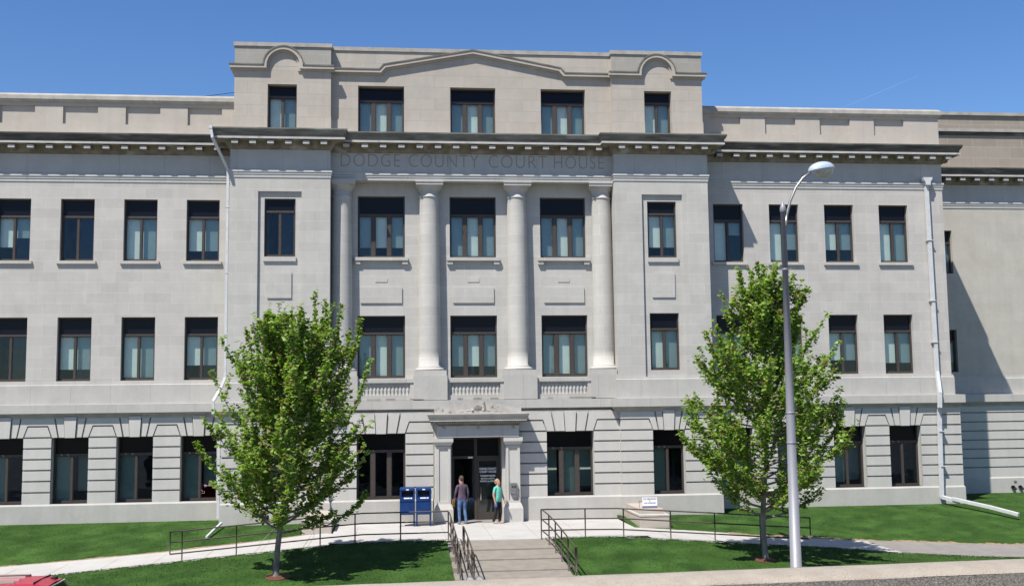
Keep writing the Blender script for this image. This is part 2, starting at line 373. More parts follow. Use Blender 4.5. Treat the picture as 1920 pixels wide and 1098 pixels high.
# stairs down to the pavement
sp = M()
steps = [(-6.9, .15), (-8.1, .0), (-9.3, -.145), (-10.6, -.29), (-11.9, -.43)]
for i in range(4):
    y0 = steps[i+1][0]; y1 = steps[i][0]; z = steps[i+1][1]+.0
    zt = steps[i][1]-.035
    sp.add([(-1.16, y0, z), (1.98, y0, z), (1.98, y1, zt), (-1.16, y1, zt), (-1.16, y0, z-.04), (1.98, y0, z-.04)], [(0, 1, 2, 3), (4, 5, 1, 0)], CONC2)
    if i == 0: sp.face([(-1.16, y1, zt), (1.98, y1, zt), (1.98, y1, .15), (-1.16, y1, .15)], CONC)
    sp.box(1.98, 2.14, y0, y1, z-.6, z+.05, CONC2)
sp.box(-1.16, 1.98, -12.4, -11.9, -1.2, -.5, CONC2)
for i in range(4):
    sp.box(-1.42, -1.16, steps[i+1][0], steps[i][0], -1, steps[i+1][1]+.1, CONC2)
tag(sp.build('stairs'), kind='structure')
pv = M(); pv.box(-60, 80, -18.3, -12.4, -1.2, ZS, CONC2)
for k in range(-30, 40): pv.box(k*1.5-.006, k*1.5+.006, -18.2, -12.5, ZS, ZS+.001, ASPH)
tag(pv.build('pavement'), kind='structure')
kb = M(); kb.box(-60, 80, -18.46, -18.302, -1.2, ZS+.004, CONC3); tag(kb.build('kerb'), kind='structure')
rd = M(); flatz(rd, -60, 80, -33, -18.46, -.72, ASPH)
for k in range(-20, 20): flatz(rd, k*6, k*6+3, -26.1, -25.98, -.716, WHITE)
tag(rd.build('road'), kind='structure')
gd = M(); flatz(gd, -700, 700, -700, 700, -1.0, CONC3); tag(gd.build('ground'), kind='structure')

# ================================================================== COURTHOUSE
CH = empty('courthouse', (0, 0, .15))
tag(CH, 'long pale limestone courthouse with columned central pavilion, rusticated ground floor and dark cornice', 'courthouse')
PD = -1.2; PC = -.8; RW = -.25; FW = 4.2
XP, XI, XR = 9.24, 5.5, 19.6
main = [(-34, 0), (-XP, 0), (-XP, PD), (-XI, PD), (-XI, PC), (XI, PC), (XI, PD), (XP, PD), (XP, 0), (XR, 0), (XR, FW), (46, FW)]
wc = [10.415+2.337*i for i in range(4)]; wcl = [-(10.415+2.337*i) for i in range(9)]
WW = 1.245/2
GX = {}   # windows gathered: (cx, halfw, z0, z1, yface, reveal, lights, bar fraction, ground?, blind bottom fraction, sill)
wins = []
# --- upper walls of the wings
for side, cs, xa, xb in ((-1, wcl, -34, -XP), (1, wc, XP, XR)):
    ops = [(c-WW, c+WW, a, b) for c in cs for a, b in ((10.1, 12.49), (5.56, 7.96))]
    k = M(); k.wall(xa, xb, 4.3, 14.4, 0, ops, .26, ST)
    if side == 1: k.face([(XR, 0, 4.3), (XR, FW, 4.3), (XR, FW, 14.4), (XR, 0, 14.4)], ST)
    k.build('wall', CH)
    for c in cs:
        wins.append((c, WW, 10.1, 12.49, 0, .17, 2, .28, 0, None, 'sill')); wins.append((c, WW, 5.56, 7.96, 0, .17, 2, .28, 0, None, ''))
# --- pavilion end bays
for sx in (-1, 1):
    c = 7.385*sx; x0, x1 = sorted((XI*sx, XP*sx)); k = M()
    k.wall(x0, x1, 4.3, 14.4, PD, [(c-.81, c+.81, 5.48, 12.62)], .10, ST_PAV)
    ops = [(c-.58, c+.58, 10.13, 12.36), (c-.58, c+.58, 5.75, 7.96)]
    k.wall(c-.81, c+.81, 5.48, 12.62, PD+.10, ops, .24, ST_PAV)
    k.prism([(c-.45, 8.57), (c+.45, 8.57), (c+.45, 9.54), (c-.45, 9.54)], PD+.055, PD+.12, ST_PAV)
    k.face([(XP*sx, PD, 4.3), (XP*sx, 0, 4.3), (XP*sx, 0, 14.4), (XP*sx, PD, 14.4)], ST_PAV)
    k.face([(XI*sx, PD, 4.3), (XI*sx, 0, 4.3), (XI*sx, 0, 14.4), (XI*sx, PD, 14.4)], ST_PAV)
    k.build('wall', CH)
    wins.append((c, .58, 10.13, 12.36, PD+.10, .10, 2, .22, 0, None, 'small')); wins.append((c, .58, 5.75, 7.96, PD+.10, .10, 2, .28, 0, None, ''))
# --- portico recess wall
cc = (-3.58, 0, 3.58); k = M()
ops = [(c-.915, c+.915, a, b) for c in cc for a, b in ((10.22, 12.65), (5.55, 7.96))]
k.wall(-XI, XI, 4.3, 13.3, RW, ops, .26, ST_PAV)
for c in cc:
    k.prism([(c-.8, 8.45), (c+.8, 8.45), (c+.8, 9.06), (c-.8, 9.06)], RW-.05, RW+.01, ST_PAV)
    k.prism([(c-.23, 9.27), (c+.23, 9.27), (c+.23, 9.42), (c-.23, 9.42)], RW-.018, RW+.01, ST_PAV)
    wins.append((c, .915, 10.22, 12.65, RW, .17, 3, .30, 0, None, 'bracket')); wins.append((c, .915, 5.55, 7.96, RW, .17, 3, .28, 0, None, ''))
k.face([(-XI, PC, 13.17), (XI, PC, 13.17), (XI, RW, 13.17), (-XI, RW, 13.17)], ST_PAV)
k.build('wall', CH)

# --- ground floor: rusticated blocks in front of a backing wall
G = [1.03, 1.46, 1.87, 2.27, 2.67, 3.07, 3.47]
def rust(xa, xb, y, bays, plain=False, left_open=False):
    """bays: list of (centre, half width). blocks stand 5 cm proud of a backing"""
    k = M(); ops = [(c-h, c+h, 1.03, 3.47) for c, h in bays]
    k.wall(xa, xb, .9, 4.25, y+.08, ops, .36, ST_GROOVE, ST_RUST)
    g = .029; yb = y+.09
    def blk(p, yf=y): k.prism(p, yf, yb, ST_RUST)
    edges = [xa]+[v for c, h in bays for v in (c-h, c+h)]+[xb]
    piers = [(edges[i], edges[i+1]) for i in range(0, len(edges), 2)]
    for pi, (pl, pr) in enumerate(piers):
        if pr-pl < .05: continue
        for j in range(6):
            z0, z1 = G[j]+(g if j else 0), G[j+1]-g
            blk([(pl, z0), (pr, z0), (pr, z1), (pl, z1)])
        if not bays or plain:
            blk([(pl, 3.47+g), (pr, 3.47+g), (pr, 3.88-g), (pl, 3.88-g)]); blk([(pl, 3.88+g), (pr, 3.88+g), (pr, 4.2), (pl, 4.2)]); continue
        lo = pi > 0; ro = pi < len(piers)-1
        hb = bays[pi-1][1] if lo else 0; hr = bays[pi][1] if ro else 0
        wl = hb*.36 if lo else 0; wr = hr*.36 if ro else 0
        sl = .13 if lo else 0; sr = .13 if ro else 0
        blk([(pl+(g if lo else 0), 3.47+g), (pr-(g if ro else 0), 3.47+g), (pr-sr-g*.8, 3.88-g), (pl+sl+g*.8, 3.88-g)])
        P = []
        if lo: P += [(pl-wl+g, 3.47), (pl-g, 3.47), (pl+sl, 3.88+g)]
        else: P += [(pl, 3.88+g)]
        if ro: P += [(pr-sr, 3.88+g), (pr+g, 3.47), (pr+wr-g, 3.47), (pr+wr-.14-g, 4.2)]
        else: P += [(pr, 3.88+g), (pr, 4.2)]
        P += [(pl-wl+.14+g, 4.2)] if lo else [(pl, 4.2)]
        blk(P)
    for c, h in bays:
        a = .18; t = .225; b2 = h*.64; t2 = b2+.14
        for s in (-1, 1):
            blk([(c+s*(a+g), 3.47), (c+s*(b2-g), 3.47), (c+s*(t2-g), 4.2), (c+s*(t+g), 4.2)])
        blk([(c-a, 3.455), (c+a, 3.455), (c+t, 4.22), (c-t, 4.22)], y-.06)
    k.build('wall', CH)
GH = .67
rust(-34, -XP-.16, -.17, [(c, GH) for c in wcl[::-1]])
rust(XP+.16, XR+.2, -.17, [(c, GH) for c in wc])
for sx in (-1, 1):
    x0, x1 = sorted((5.5*sx, (XP+.16)*sx)); rust(x0, x1, PD-.17, [(7.385*sx, .63)])
    wins.append((7.385*sx, .63, 1.03, 3.47, PD-.12, .30, 2, .27, 1, None, ''))
    x0, x1 = sorted((1.60*sx, 5.5*sx)); rust(x0, x1, PD-.02, [(3.58*sx, .91)])
    wins.append((3.58*sx, .91, 1.03, 3.47, PD+.03, .30, 3, .27, 1, None, ''))
for c in wcl+wc: wins.append((c, GH, 1.03, 3.47, -.12, .30, 2, .27, 1, None, ''))
k = M()
for xx, ya, yb2 in ((-XP-.16, PD-.17, 0), (XP+.16, PD-.17, 0), (XR+.2, -.17, FW), (-5.5, PD-.17, PD), (5.5, PD-.17, PD)):
    s = -1 if xx < 0 else 1
    if abs(xx) == 5.5: s = -s
    q_ = 0 if abs(xx) == 5.5 else .045; ya2 = ya+.07
    k.face([(xx-s*q_, ya2, .9), (xx-s*q_, yb2, .9), (xx-s*q_, yb2, 4.25), (xx-s*q_, ya2, 4.25)], ST_RUST)
    for j in range(8):
        z0 = (G+[3.88, 4.25])[j]+.029; z1 = (G+[3.88, 4.25])[j+1]-.029
        if abs(xx) > 6: k.box(min(xx, xx-s*.3), max(xx, xx-s*.3), ya+.003, yb2, z0, z1, ST_RUST)
k.build('wall', CH)
rust(XR-.5, 46, FW-.17, [], True)
# base course, belt, plinth band, architrave, cornice
base_path = [(-34, -.17), (-XP-.16, -.17), (-XP-.16, PD-.17), (-XI, PD-.17), (-XI, PD-.02), (XI, PD-.02), (XI, PD-.17), (XP+.16, PD-.17), (XP+.16, -.17), (XR+.2, -.17), (XR+.2, FW-.17), (46, FW-.17)]
k = M()
for seg in (base_path[:5]+[(-1.65, PD-.02)], [(1.65, PD-.02)]+base_path[6-1:]):
    k.sweep(seg, [(-.45, 1.03), (.0, 1.03), (.03, .985), (.045, .97), (.045, -.7)], ST_BASE, caps=True)
k.build('base_course', CH)
k = M(); k.sweep(main, [(-.2, 5.5), (.05, 5.5), (.055, 5.42), (.08, 5.40), (.08, 4.66)], [ST, ST, ST, ST_BELT])
k.build('plinth_course', CH)
k = M(); k.sweep(main, [(-.1, 4.70), (.36, 4.68), (.36, 4.36), (.26, 4.34), (.24, 4.27), (.19, 4.25), (.18, 4.16), (.0, 4.16)], [ST_BELT, ST_BELT, ST_BELT, ST_COPE, ST_COPE, ST_COPE, ST_COPE])
k.build('belt_course', CH)
k = M(); k.sweep(main, [(-.1, 14.5), (.005, 14.5), (.005, 13.45), (.06, 13.44), (.07, 13.36), (.045, 13.34), (.045, 13.27), (.025, 13.262), (.025, 13.15), (-.1, 13.15)], [ST_FRIEZE]*9)
k.build('frieze', CH)
ZC = 14.92
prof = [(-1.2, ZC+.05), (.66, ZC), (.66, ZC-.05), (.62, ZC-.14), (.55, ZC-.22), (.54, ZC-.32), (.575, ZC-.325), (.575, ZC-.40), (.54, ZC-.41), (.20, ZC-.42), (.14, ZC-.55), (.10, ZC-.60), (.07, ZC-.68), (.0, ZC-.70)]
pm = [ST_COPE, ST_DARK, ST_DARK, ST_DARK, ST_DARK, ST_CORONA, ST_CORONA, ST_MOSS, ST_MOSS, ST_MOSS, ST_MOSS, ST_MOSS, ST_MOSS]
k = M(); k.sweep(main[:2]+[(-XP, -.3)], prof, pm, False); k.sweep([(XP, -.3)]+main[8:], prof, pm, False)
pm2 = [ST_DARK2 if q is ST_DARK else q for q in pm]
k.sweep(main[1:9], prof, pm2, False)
# modillions
def modil(x, y, dirx=0):
    z1 = ZC-.425; z0 = z1-.11
    if not dirx:
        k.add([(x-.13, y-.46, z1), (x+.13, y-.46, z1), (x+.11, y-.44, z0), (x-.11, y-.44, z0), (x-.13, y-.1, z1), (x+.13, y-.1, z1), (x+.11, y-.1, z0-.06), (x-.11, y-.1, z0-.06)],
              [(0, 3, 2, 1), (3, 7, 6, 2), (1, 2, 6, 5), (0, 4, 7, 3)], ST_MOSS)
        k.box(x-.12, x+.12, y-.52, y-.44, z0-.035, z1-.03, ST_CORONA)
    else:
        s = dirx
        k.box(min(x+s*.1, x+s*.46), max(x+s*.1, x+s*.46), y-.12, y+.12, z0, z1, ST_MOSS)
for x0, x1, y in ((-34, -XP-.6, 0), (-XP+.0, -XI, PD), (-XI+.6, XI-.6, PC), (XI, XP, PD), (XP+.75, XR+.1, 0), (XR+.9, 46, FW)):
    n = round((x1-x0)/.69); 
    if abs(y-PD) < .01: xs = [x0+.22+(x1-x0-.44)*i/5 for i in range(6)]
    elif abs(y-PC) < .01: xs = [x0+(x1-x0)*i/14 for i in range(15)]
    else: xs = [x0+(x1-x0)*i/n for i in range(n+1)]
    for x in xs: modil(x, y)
for x, s in ((-XP, -1), (XP, 1)):
    modil(x, -.75, s); modil(x, -.1, s)
for j in range(5): modil(XR, .4+j*.69, 1)
k.build('cornice', CH)
for wd, xa, xb in (('DODGE', -5.13, -2.85), ('COUNTY', -2.52, .20), ('COURT', .60, 2.90), ('HOUSE', 3.18, 5.17)):
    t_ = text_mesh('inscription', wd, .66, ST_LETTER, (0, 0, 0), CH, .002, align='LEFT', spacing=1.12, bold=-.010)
    vx = [v.co.x for v in t_.data.vertices]; vz = [v.co.z for v in t_.data.vertices]; sc = (xb-xa)/(max(vx)-min(vx)); sz = .50/(max(vz)-min(vz))
    for v in t_.data.vertices: v.co = (xa+(v.co.x-min(vx))*sc, PC-.006+v.co.y, 13.70+(v.co.z-min(vz))*sz)
# thin letters on the frieze; shade of the cuts is their dark colour

# --- parapets of the wings
for x0, x1, y, cs, zt in ((-34, -XP+.2, .02, wcl, 16.62), (XP-.2, XR-.02, .02, wc, 16.58)):
    k = M(); ops = [(c-.65, c+.65, 15.42, 16.12) for c in cs]
    k.wall(x0, x1, 14.9, zt-.3, y, ops, .09, ST_PAR)
    for c in cs: k.face([(c-.65, y+.09, 15.42), (c+.65, y+.09, 15.42), (c+.65, y+.09, 16.12), (c-.65, y+.09, 16.12)], ST_PAR)
    if x1 > 0:
        k.face([(x1, y, 14.9), (x1, FW+2, 14.9), (x1, FW+2, zt-.3), (x1, y, zt-.3)], ST_PAR)
        pth = [(x0, y), (x1, y), (x1, FW+2)]
    else: pth = [(x0, y), (x1, y)]
    k.sweep(pth, [(-.55, zt), (.02, zt-.03), (.10, zt-.1), (.12, zt-.12), (.13, zt-.27), (.11, zt-.29), (.06, zt-.36), (0, zt-.38)], [ST_COPE]*7)
    k.build('parapet', CH)
k = M(); zf = 17.62
k.face([(XR, FW, 14.9), (46, FW, 14.9), (46, FW, zf), (XR, FW, zf)], ST_FARTOP)
k.sweep([(XR, FW), (46, FW)], [(-.5, zf+.02), (.10, zf), (.10, zf-.14), (.0, zf-.16)], ST_COPE)
k.sweep([(XR, FW), (46, FW)], [(.0, 16.86), (.14, 16.84), (.14, 16.70), (.06, 16.68), (.04, 16.55), (0, 16.54)], [ST_DARK, ST_COPE, ST_DARK, ST_DARK, ST_DARK])
k.box(XR+.05+1.62, XR+.05+1.82, FW-.02, FW+.1, 15.3, 15.55, BLACK)
k.build('parapet', CH)
# far wing wall above the belt, with the narrow windows half hidden by the corner
k = M(); ops = [(20.9, 22.16, 10.15, 12.12), (20.9, 22.16, 5.7, 7.6)]
k.wall(XR-.5, 46, 4.2, 14.5, FW, ops, .3, ST_FAR); k.build('wall', CH)
wins.append((21.53, .63, 10.15, 12.12, FW, .17, 2, .28, 0, None, '')); wins.append((21.53, .63, 5.7, 7.6, FW, .17, 2, .28, 0, None, ''))

# --- attic storey of the pavilion
def arc(c, z, rr, n=18): return [(c-rr*math.cos(math.pi*i/n), z+rr*math.sin(math.pi*i/n)) for i in range(n+1)]
AE, AC = PD+.08, PC+.0
ZT = 18.42
k = M()
for sx in (-1, 1):
    c = 7.34*sx; x0, x1 = sorted((XI*sx, 9.14*sx))
    k.wall(x0, x1, 14.85, 17.5, AE, [(c-.55, c+.55, 14.9, 16.80)], .34, ST_ATTIC)
    k.wall(x0, x1, 17.5, ZT-.1, AE, [], .3, ST_ATTICG); k.prism(arc(c, 17.5, .62), AE-.004, AE+.01, ST_ATTIC)
    k.face([(9.14*sx, AE, 14.85), (9.14*sx, 7, 14.85), (9.14*sx, 7, ZT), (9.14*sx, AE, ZT)], ST_ATTIC)
    k.face([(XI*sx, AE, 14.85), (XI*sx, AC, 14.85), (XI*sx, AC, ZT), (XI*sx, AE, ZT)], ST_ATTIC)
    wins.append((c, .55, 14.98, 16.80, AE, .28, 2, .24, 0, .98, ''))
    # slightly proud plinth strip at the foot of the wall
    for a, b in ((x0, c-.55), (c+.55, x1)): k.box(a-(.015 if a == x0 else 0), b+(.015 if b == x1 else 0), AE-.045, AE+.02, 14.86, 15.55, ST_ATTIC)
k.wall(-XI, XI, 14.85, ZT-.1, AC, [(cx-.89, cx+.89, 14.9, 16.89) for cx in cc], .34, ST_ATTIC)
for a, b in ((-XI, -3.58-.89), (-3.58+.89, -.89), (.89, 3.58-.89), (3.58+.89, XI)): k.box(a, b, AC-.045, AC+.02, 14.86, 15.55, ST_ATTIC)
for cx in cc: wins.append((cx, .89, 14.98, 16.89, AC, .28, 3, .28, 0, .98, ''))
k.face([(-9.14, 7, 14.85), (9.14, 7, 14.85), (9.14, 7, ZT), (-9.14, 7, ZT)], ST_ATTIC)
k.build('attic_wall', CH)
k = M(); k.sweep([(-9.14, 7), (-9.14, AE), (-XI, AE), (-XI, AC), (XI, AC), (XI, AE), (9.14, AE), (9.14, 7)], [(-.6, ZT), (.05, ZT), (.05, ZT-.15), (.0, ZT-.16)], ST_COPE)
k.build('attic_coping', CH)
k = M()
MB = ((.035, .085, .19, ST_DARK2), (-.075, .035, .165, ST_ATTIC), (-.15, -.075, .06, ST_ATTIC))
for sx in (-1, 1):
    c = 7.30*sx; x0, x1 = sorted((XI*sx, 9.14*sx))
    xo0 = x0-(.13 if sx < 0 else 0)-(0 if sx < 0 else .13); xo1 = x1+.13
    pth = [(x0-.13, 17.46)]+[(c-.70, 17.46)]+[(c-.70+.0, 17.5)]+arc(c, 17.5, .70)[1:-1]+[(c+.70, 17.5), (c+.70, 17.46), (x1+.13, 17.46)]
    for (o0, o1, pr, mt_) in MB:
        k.sweep_xz(pth, o0, o1, AE-pr, AE+.02, mt_)
    for (o0, o1, pr, mt_) in MB:
        k.box(*sorted((9.14*sx, (9.14+pr)*sx)), AE-pr+.004, 7, 17.46+o0+.002, 17.46+o1-.002, mt_)
pth = [(-XI, 17.46), (-3.62, 17.46), (-3.45, 17.66), (0, 18.30), (3.45, 17.66), (3.62, 17.46), (XI, 17.46)]
for (o0, o1, pr, mt_) in MB: k.sweep_xz(pth, o0, o1, AC-pr, AC+.02, mt_)
k.build('attic_moulding', CH)

# --- roofs and dark interior
k = M(); k.box(-34, XR-.3, .35, 22, 14.2, 14.4, ST_COPE); k.box(-9.0, 9.0, -.4, 6.9, 18.0, 18.2, ST_COPE); k.box(XR-.3, 46, FW+.3, 22, 14.2, 14.4, ST_COPE)
k.face([(-34, 22, 0), (46, 22, 0), (46, 22, 14.4), (-34, 22, 14.4)], ST)
k.build('roof', CH)
k = M()
for z in (.9, 4.9, 9.1, 13.6, 14.9): k.box(-33.9, 19.3, .45 if z < 14 else .3, 6, z-.02, z+.02, ROOM)
k.face([(-33.9, 5.5, .5), (45, 5.5, .5), (45, 5.5, 14.2), (-33.9, 5.5, 14.2)], ROOM)
k.face([(-9, 3.5, 14.5), (9, 3.5, 14.5), (9, 3.5, 18), (-9, 3.5, 18)], ROOM)
for x in [v for v in range(-32, 20, 4)]: k.box(x-.05, x+.05, .5, 5.4, .9, 13.6, ROOM)
k.build('interior', CH)

# --- windows
rw = random.Random(3)
def window(cx, hw, z0, z1, yf, rev, lights, bar, ground, blindf, sill):
    y = yf+rev; fr = M(); b = .06
    x0, x1 = cx-hw-.005, cx+hw+.005; zb = z1-(z1-z0)*bar
    fr.box(x0, x0+b, y, y+.09, z0, z1, FRAME); fr.box(x1-b, x1, y, y+.09, z0, z1, FRAME)
    fr.box(x0+b, x1-b, y, y+.09, z0, z0+.075, FRAME); fr.box(x0+b, x1-b, y, y+.09, z1-.05, z1, FRAME)
    fr.box(x0+b, x1-b, y-.02, y+.09, zb-.04, zb+.04, FRAME)
    mw = .036 if lights == 2 else .075
    xs = [x0+b]+[x0+(x1-x0)*i/lights for i in range(1, lights)]+[x1-b]
    for x in xs[1:-1]: fr.box(x-mw, x+mw, y+.002, y+.088, z0+.075, zb-.04, FRAME)
    panes = []
    for i in range(lights):
        a = xs[i]+(mw if i else 0); c = xs[i+1]-(mw if i < lights-1 else 0)
        # sash rim
        for q in ((a, a+.022), (c-.022, c)): fr.box(q[0], q[1], y+.02, y+.07, z0+.075, zb-.04, FRAME)
        fr.box(a+.022, c-.022, y+.02, y+.07, z0+.075, z0+.10, FRAME); fr.box(a+.022, c-.022, y+.02, y+.07, zb-.065, zb-.04, FRAME)
        panes.append((a+.02, c-.02))
    w_ = fr.build('window', CH)
    for i, (a, c) in enumerate(panes):
        g = M(); tlt = rw.uniform(-.006, .006)
        g.face([(a, y+.045+tlt, z0+.09), (c, y+.045-tlt, z0+.09), (c, y+.045-tlt, zb-.05), (a, y+.045+tlt, zb-.05)], GL_G if ground else (GL_L if (i == 0 and lights == 2) or (lights == 3 and i == 1) else GL_R))
        g.build('pane', w_)
    t = M(); t.box(x0+b-.01, x1-b+.01, y+.04, y+.06, zb+.03, z1-.04, DARKGL if ground else NAVY)
    t.build('transom_panel', w_)
    # blind hanging behind the glass
    if blindf is None: blindf = rw.choice([.97, .97, .75, .68, .93, .55]) if not ground else rw.choice([.95, .9, .97])
    if not (rw.random() < .06 and z0 < 14):
        bl = M(); zt = zb+.05; zbot = zt-(zt-z0)*blindf
        yb = y+(.30 if ground else .20)
        if ground and lights == 3:
            bl.box(cx-hw*.36, cx+hw*.30, yb, yb+.01, zbot, zt, BLIND)
            for q in ((-1.1, -.42), (.36, 1.1)): bl.box(cx+hw*q[0], cx+hw*q[1], yb+.5, yb+.51, zt-(zt-z0)*rw.uniform(.7, .97), zt, BLIND)
        elif ground:
            bl.box(cx-hw-.1, cx-.03, yb, yb+.01, zbot, zt, BLIND)
            if rw.random() < .85: bl.box(cx+.03, cx+hw+.1, yb+.45, yb+.46, zt-(zt-z0)*rw.uniform(.6, .97), zt, BLIND)
        elif lights == 3: bl.box(cx-hw-.1, cx+hw+.1, yb, yb+.01, zbot, zt, BLIND)
        else:
            bl.box(cx-hw-.1, cx-.03, yb, yb+.01, zbot, zt, BLIND); z2 = zbot if rw.random() < .75 else zt-(zt-z0)*rw.uniform(.1, .95)
            bl.box(cx+.03, cx+hw+.1, yb, yb+.01, z2, zt, BLIND)
        bl.build('blind', w_)
    if sill:
        s = M()
        if sill == 'sill': s.box(cx-hw-.1, cx+hw+.1, yf-.09, yf+rev, z0-.11, z0+.004, ST)
        elif sill == 'small': s.box(cx-hw-.03, cx+hw+.03, yf-.07, yf+rev, z0-.17, z0+.004, ST_PAV)
        else:
            s.box(cx-hw-.12, cx+hw+.12, yf-.16, yf+rev, z0-.12, z0+.004, ST_PAV)
            for q in (-1, 1): s.box(cx+q*hw-.11, cx+q*hw+.11, yf-.12, yf+.01, z0-.26, z0-.122, ST_PAV)
        s.build('sill', w_)
for a in wins: window(*a)

# --- columns, pedestals, balustrades
CY = -.40
for cx in (-5.1, -1.72, 1.72, 5.1):
    k = M(); pr = []
    for i in range(13):
        t = i/12; z = 6.0+(12.52-6.0)*t; rr = .425-.052*(t**1.7); pr.append((rr, z))
    k.lathe([(.455, 5.93), (.455, 5.96), (.43, 6.0)]+pr+[(.375, 12.53), (.405, 12.545), (.405, 12.575), (.375, 12.59), (.37, 12.80)], (cx, CY), ST_PAV, 40)
    col = k.build('column', CH)
    b_ = M(); tor = [(.50+.06*math.cos(a), 5.86+.055*math.sin(a)) for a in [math.pi/2-math.pi*i/8 for i in range(9)]]
    b_.lathe([(.455, 5.932), (.49, 5.925)]+tor+[(.45, 5.80)], (cx, CY), ST_PAV, 40)
    b_.build('column_base', col)
    c_ = M(); ech = [(.372, 12.78), (.40, 12.80), (.405, 12.84), (.43, 12.88), (.48, 12.94), (.515, 12.99), (.52, 13.0)]
    c_.lathe(ech, (cx, CY), ST_PAV, 40)
    x0, x1 = cx-.545, cx+.545; x0 = max(x0, -XI+.002); x1 = min(x1, XI-.002)
    c_.box(x0+.02, x1-.02, CY-.525, RW, 12.995, 13.10, ST_PAV); c_.box(x0, x1, CY-.555, RW, 13.10, 13.168, ST_PAV)
    c_.build('capital', col)
    p_ = M(); x0, x1 = cx-.64, cx+.64; x0 = max(x0, -XI+.003); x1 = min(x1, XI-.003)
    p_.box(x0, x1, -1.10, RW, 4.70, 5.62, ST_BELT); p_.box(x0+.03, x1-.03, -1.07, RW, 5.62, 5.81, ST_PAV)
    p_.build('pedestal', col)
for cx in (-3.41, 0, 3.41):
    k = M(); x0, x1 = cx-1.05, cx+1.05
    if cx == 0: x0, x1 = -1.08, 1.08
    k.box(x0, x1, -.99, RW, 5.36, 5.50, ST_BELT); k.box(x0+.03, x1-.03, -.95, RW, 5.31, 5.36, ST_BELT)
    k.box(x0, x1, -.96, RW, 4.70, 4.88, ST_BELT)
    k.box(x0+.01, x1-.01, -.80, RW, 4.88, 5.31, ST_BELT)
    for q in (x0, x1-.13): k.box(q, q+.13, -.95, -.8, 4.88, 5.31, ST_BELT)
    n = 13; w0, w1 = x0+.15, x1-.15
    for i in range(n):
        xx = w0+(w1-w0)*(i+.5)/n; s = (w1-w0)/n
        pr = [(.028, 5.31), (.05, 5.29), (.03, 5.26), (.062, 5.12), (.066, 5.05), (.035, 4.94), (.055, 4.90), (.055, 4.88)]
        k.lathe(pr, (xx, -.86), ST_BELT, 10)
    k.build('balustrade', CH)
# loose rusty flashing strips lying on the belt in front of the balustrades
k = M()
for x, l in ((-4.1, .5), (-3.4, .35), (-2.5, .5), (-.7, .2), (-.1, .3), (.55, .3), (2.75, .2), (3.6, .8), (4.3, .3)):
    k.box(x, x+l, -1.16, -1.08, 4.715, 4.75, ST_MOSS, rz=rw.uniform(-.05, .05))
k.build('flashing', CH)

# --- entrance
E0 = PD-.02
k = M()
# hood entablature
k.box(-1.50, 1.55, -1.78, E0+.1, 3.30, 3.88, ST_FRIEZE)
k.sweep([(-1.50, E0), (-1.50, -1.78), (1.55, -1.78), (1.55, E0)], [(-.5, 4.20), (.36, 4.17), (.36, 4.14), (.33, 4.06), (.28, 4.0), (.27, 3.985), (.27, 3.90), (.24, 3.895), (.07, 3.885), (.05, 3.86), (.05, 3.79), (.0, 3.77)],
        [ST_CORONA, ST_COPE, ST_COPE, ST_COPE, ST_CORONA, ST_CORONA, ST_MOSS, ST_MOSS, ST_MOSS, ST_MOSS, ST_MOSS])
for i in range(44):
    x = -1.5+3.05*(i+.5)/44; k.box(x-.02, x+.02, -1.86, -1.80, 3.80, 3.87, ST_CORONA)
for x in (-1.27, .02, 1.32):
    k.lathe([(.0, 0)], (0, 0), ST_HOOD, 3) if False else None
    k.add([(x+.075*math.cos(t)*(1 if i % 2 else .7), -1.80, 3.64+.075*math.sin(t)*(1 if i % 2 else .7)) for i, t in enumerate([2*math.pi*j/12 for j in range(12)])]+[(x, -1.825, 3.64)], [(i, (i+1) % 12, 12) for i in range(12)], ST_HOOD)
k.box(-1.5, 1.55, -1.80, -1.775, 3.72, 3.77, ST_MOSS)
hood = k.build('entrance_hood', CH)
k = M()   # low carved gable on top
k.add([(-1.60, -1.75, 4.19), (1.65, -1.75, 4.19), (1.65, -1.72, 4.38), (.02, -1.70, 4.66), (-1.60, -1.72, 4.38), (-1.60, -1.56, 4.19), (1.65, -1.56, 4.19), (1.65, -1.56, 4.38), (.02, -1.56, 4.66), (-1.60, -1.56, 4.38)],
      [(0, 1, 2, 3, 4), (4, 3, 8, 9), (3, 2, 7, 8), (0, 4, 9, 5), (1, 6, 7, 2)], ST_HOOD)
for dx, dz, rx, rz_ in ((0, .16, .17, .13), (-.2, .09, .07, .06), (.2, .09, .07, .06), (-.36, .08, .12, .04), (.38, .08, .12, .04), (-.62, .06, .14, .03), (.66, .06, .14, .03)):
    k.ellipsoid((.02+dx, -1.72, 4.20+dz), rx, .035, rz_, ST_HOODD if abs(dx) < .1 else ST_HOOD, 10, 6)
k.build('carved_gable', CH)
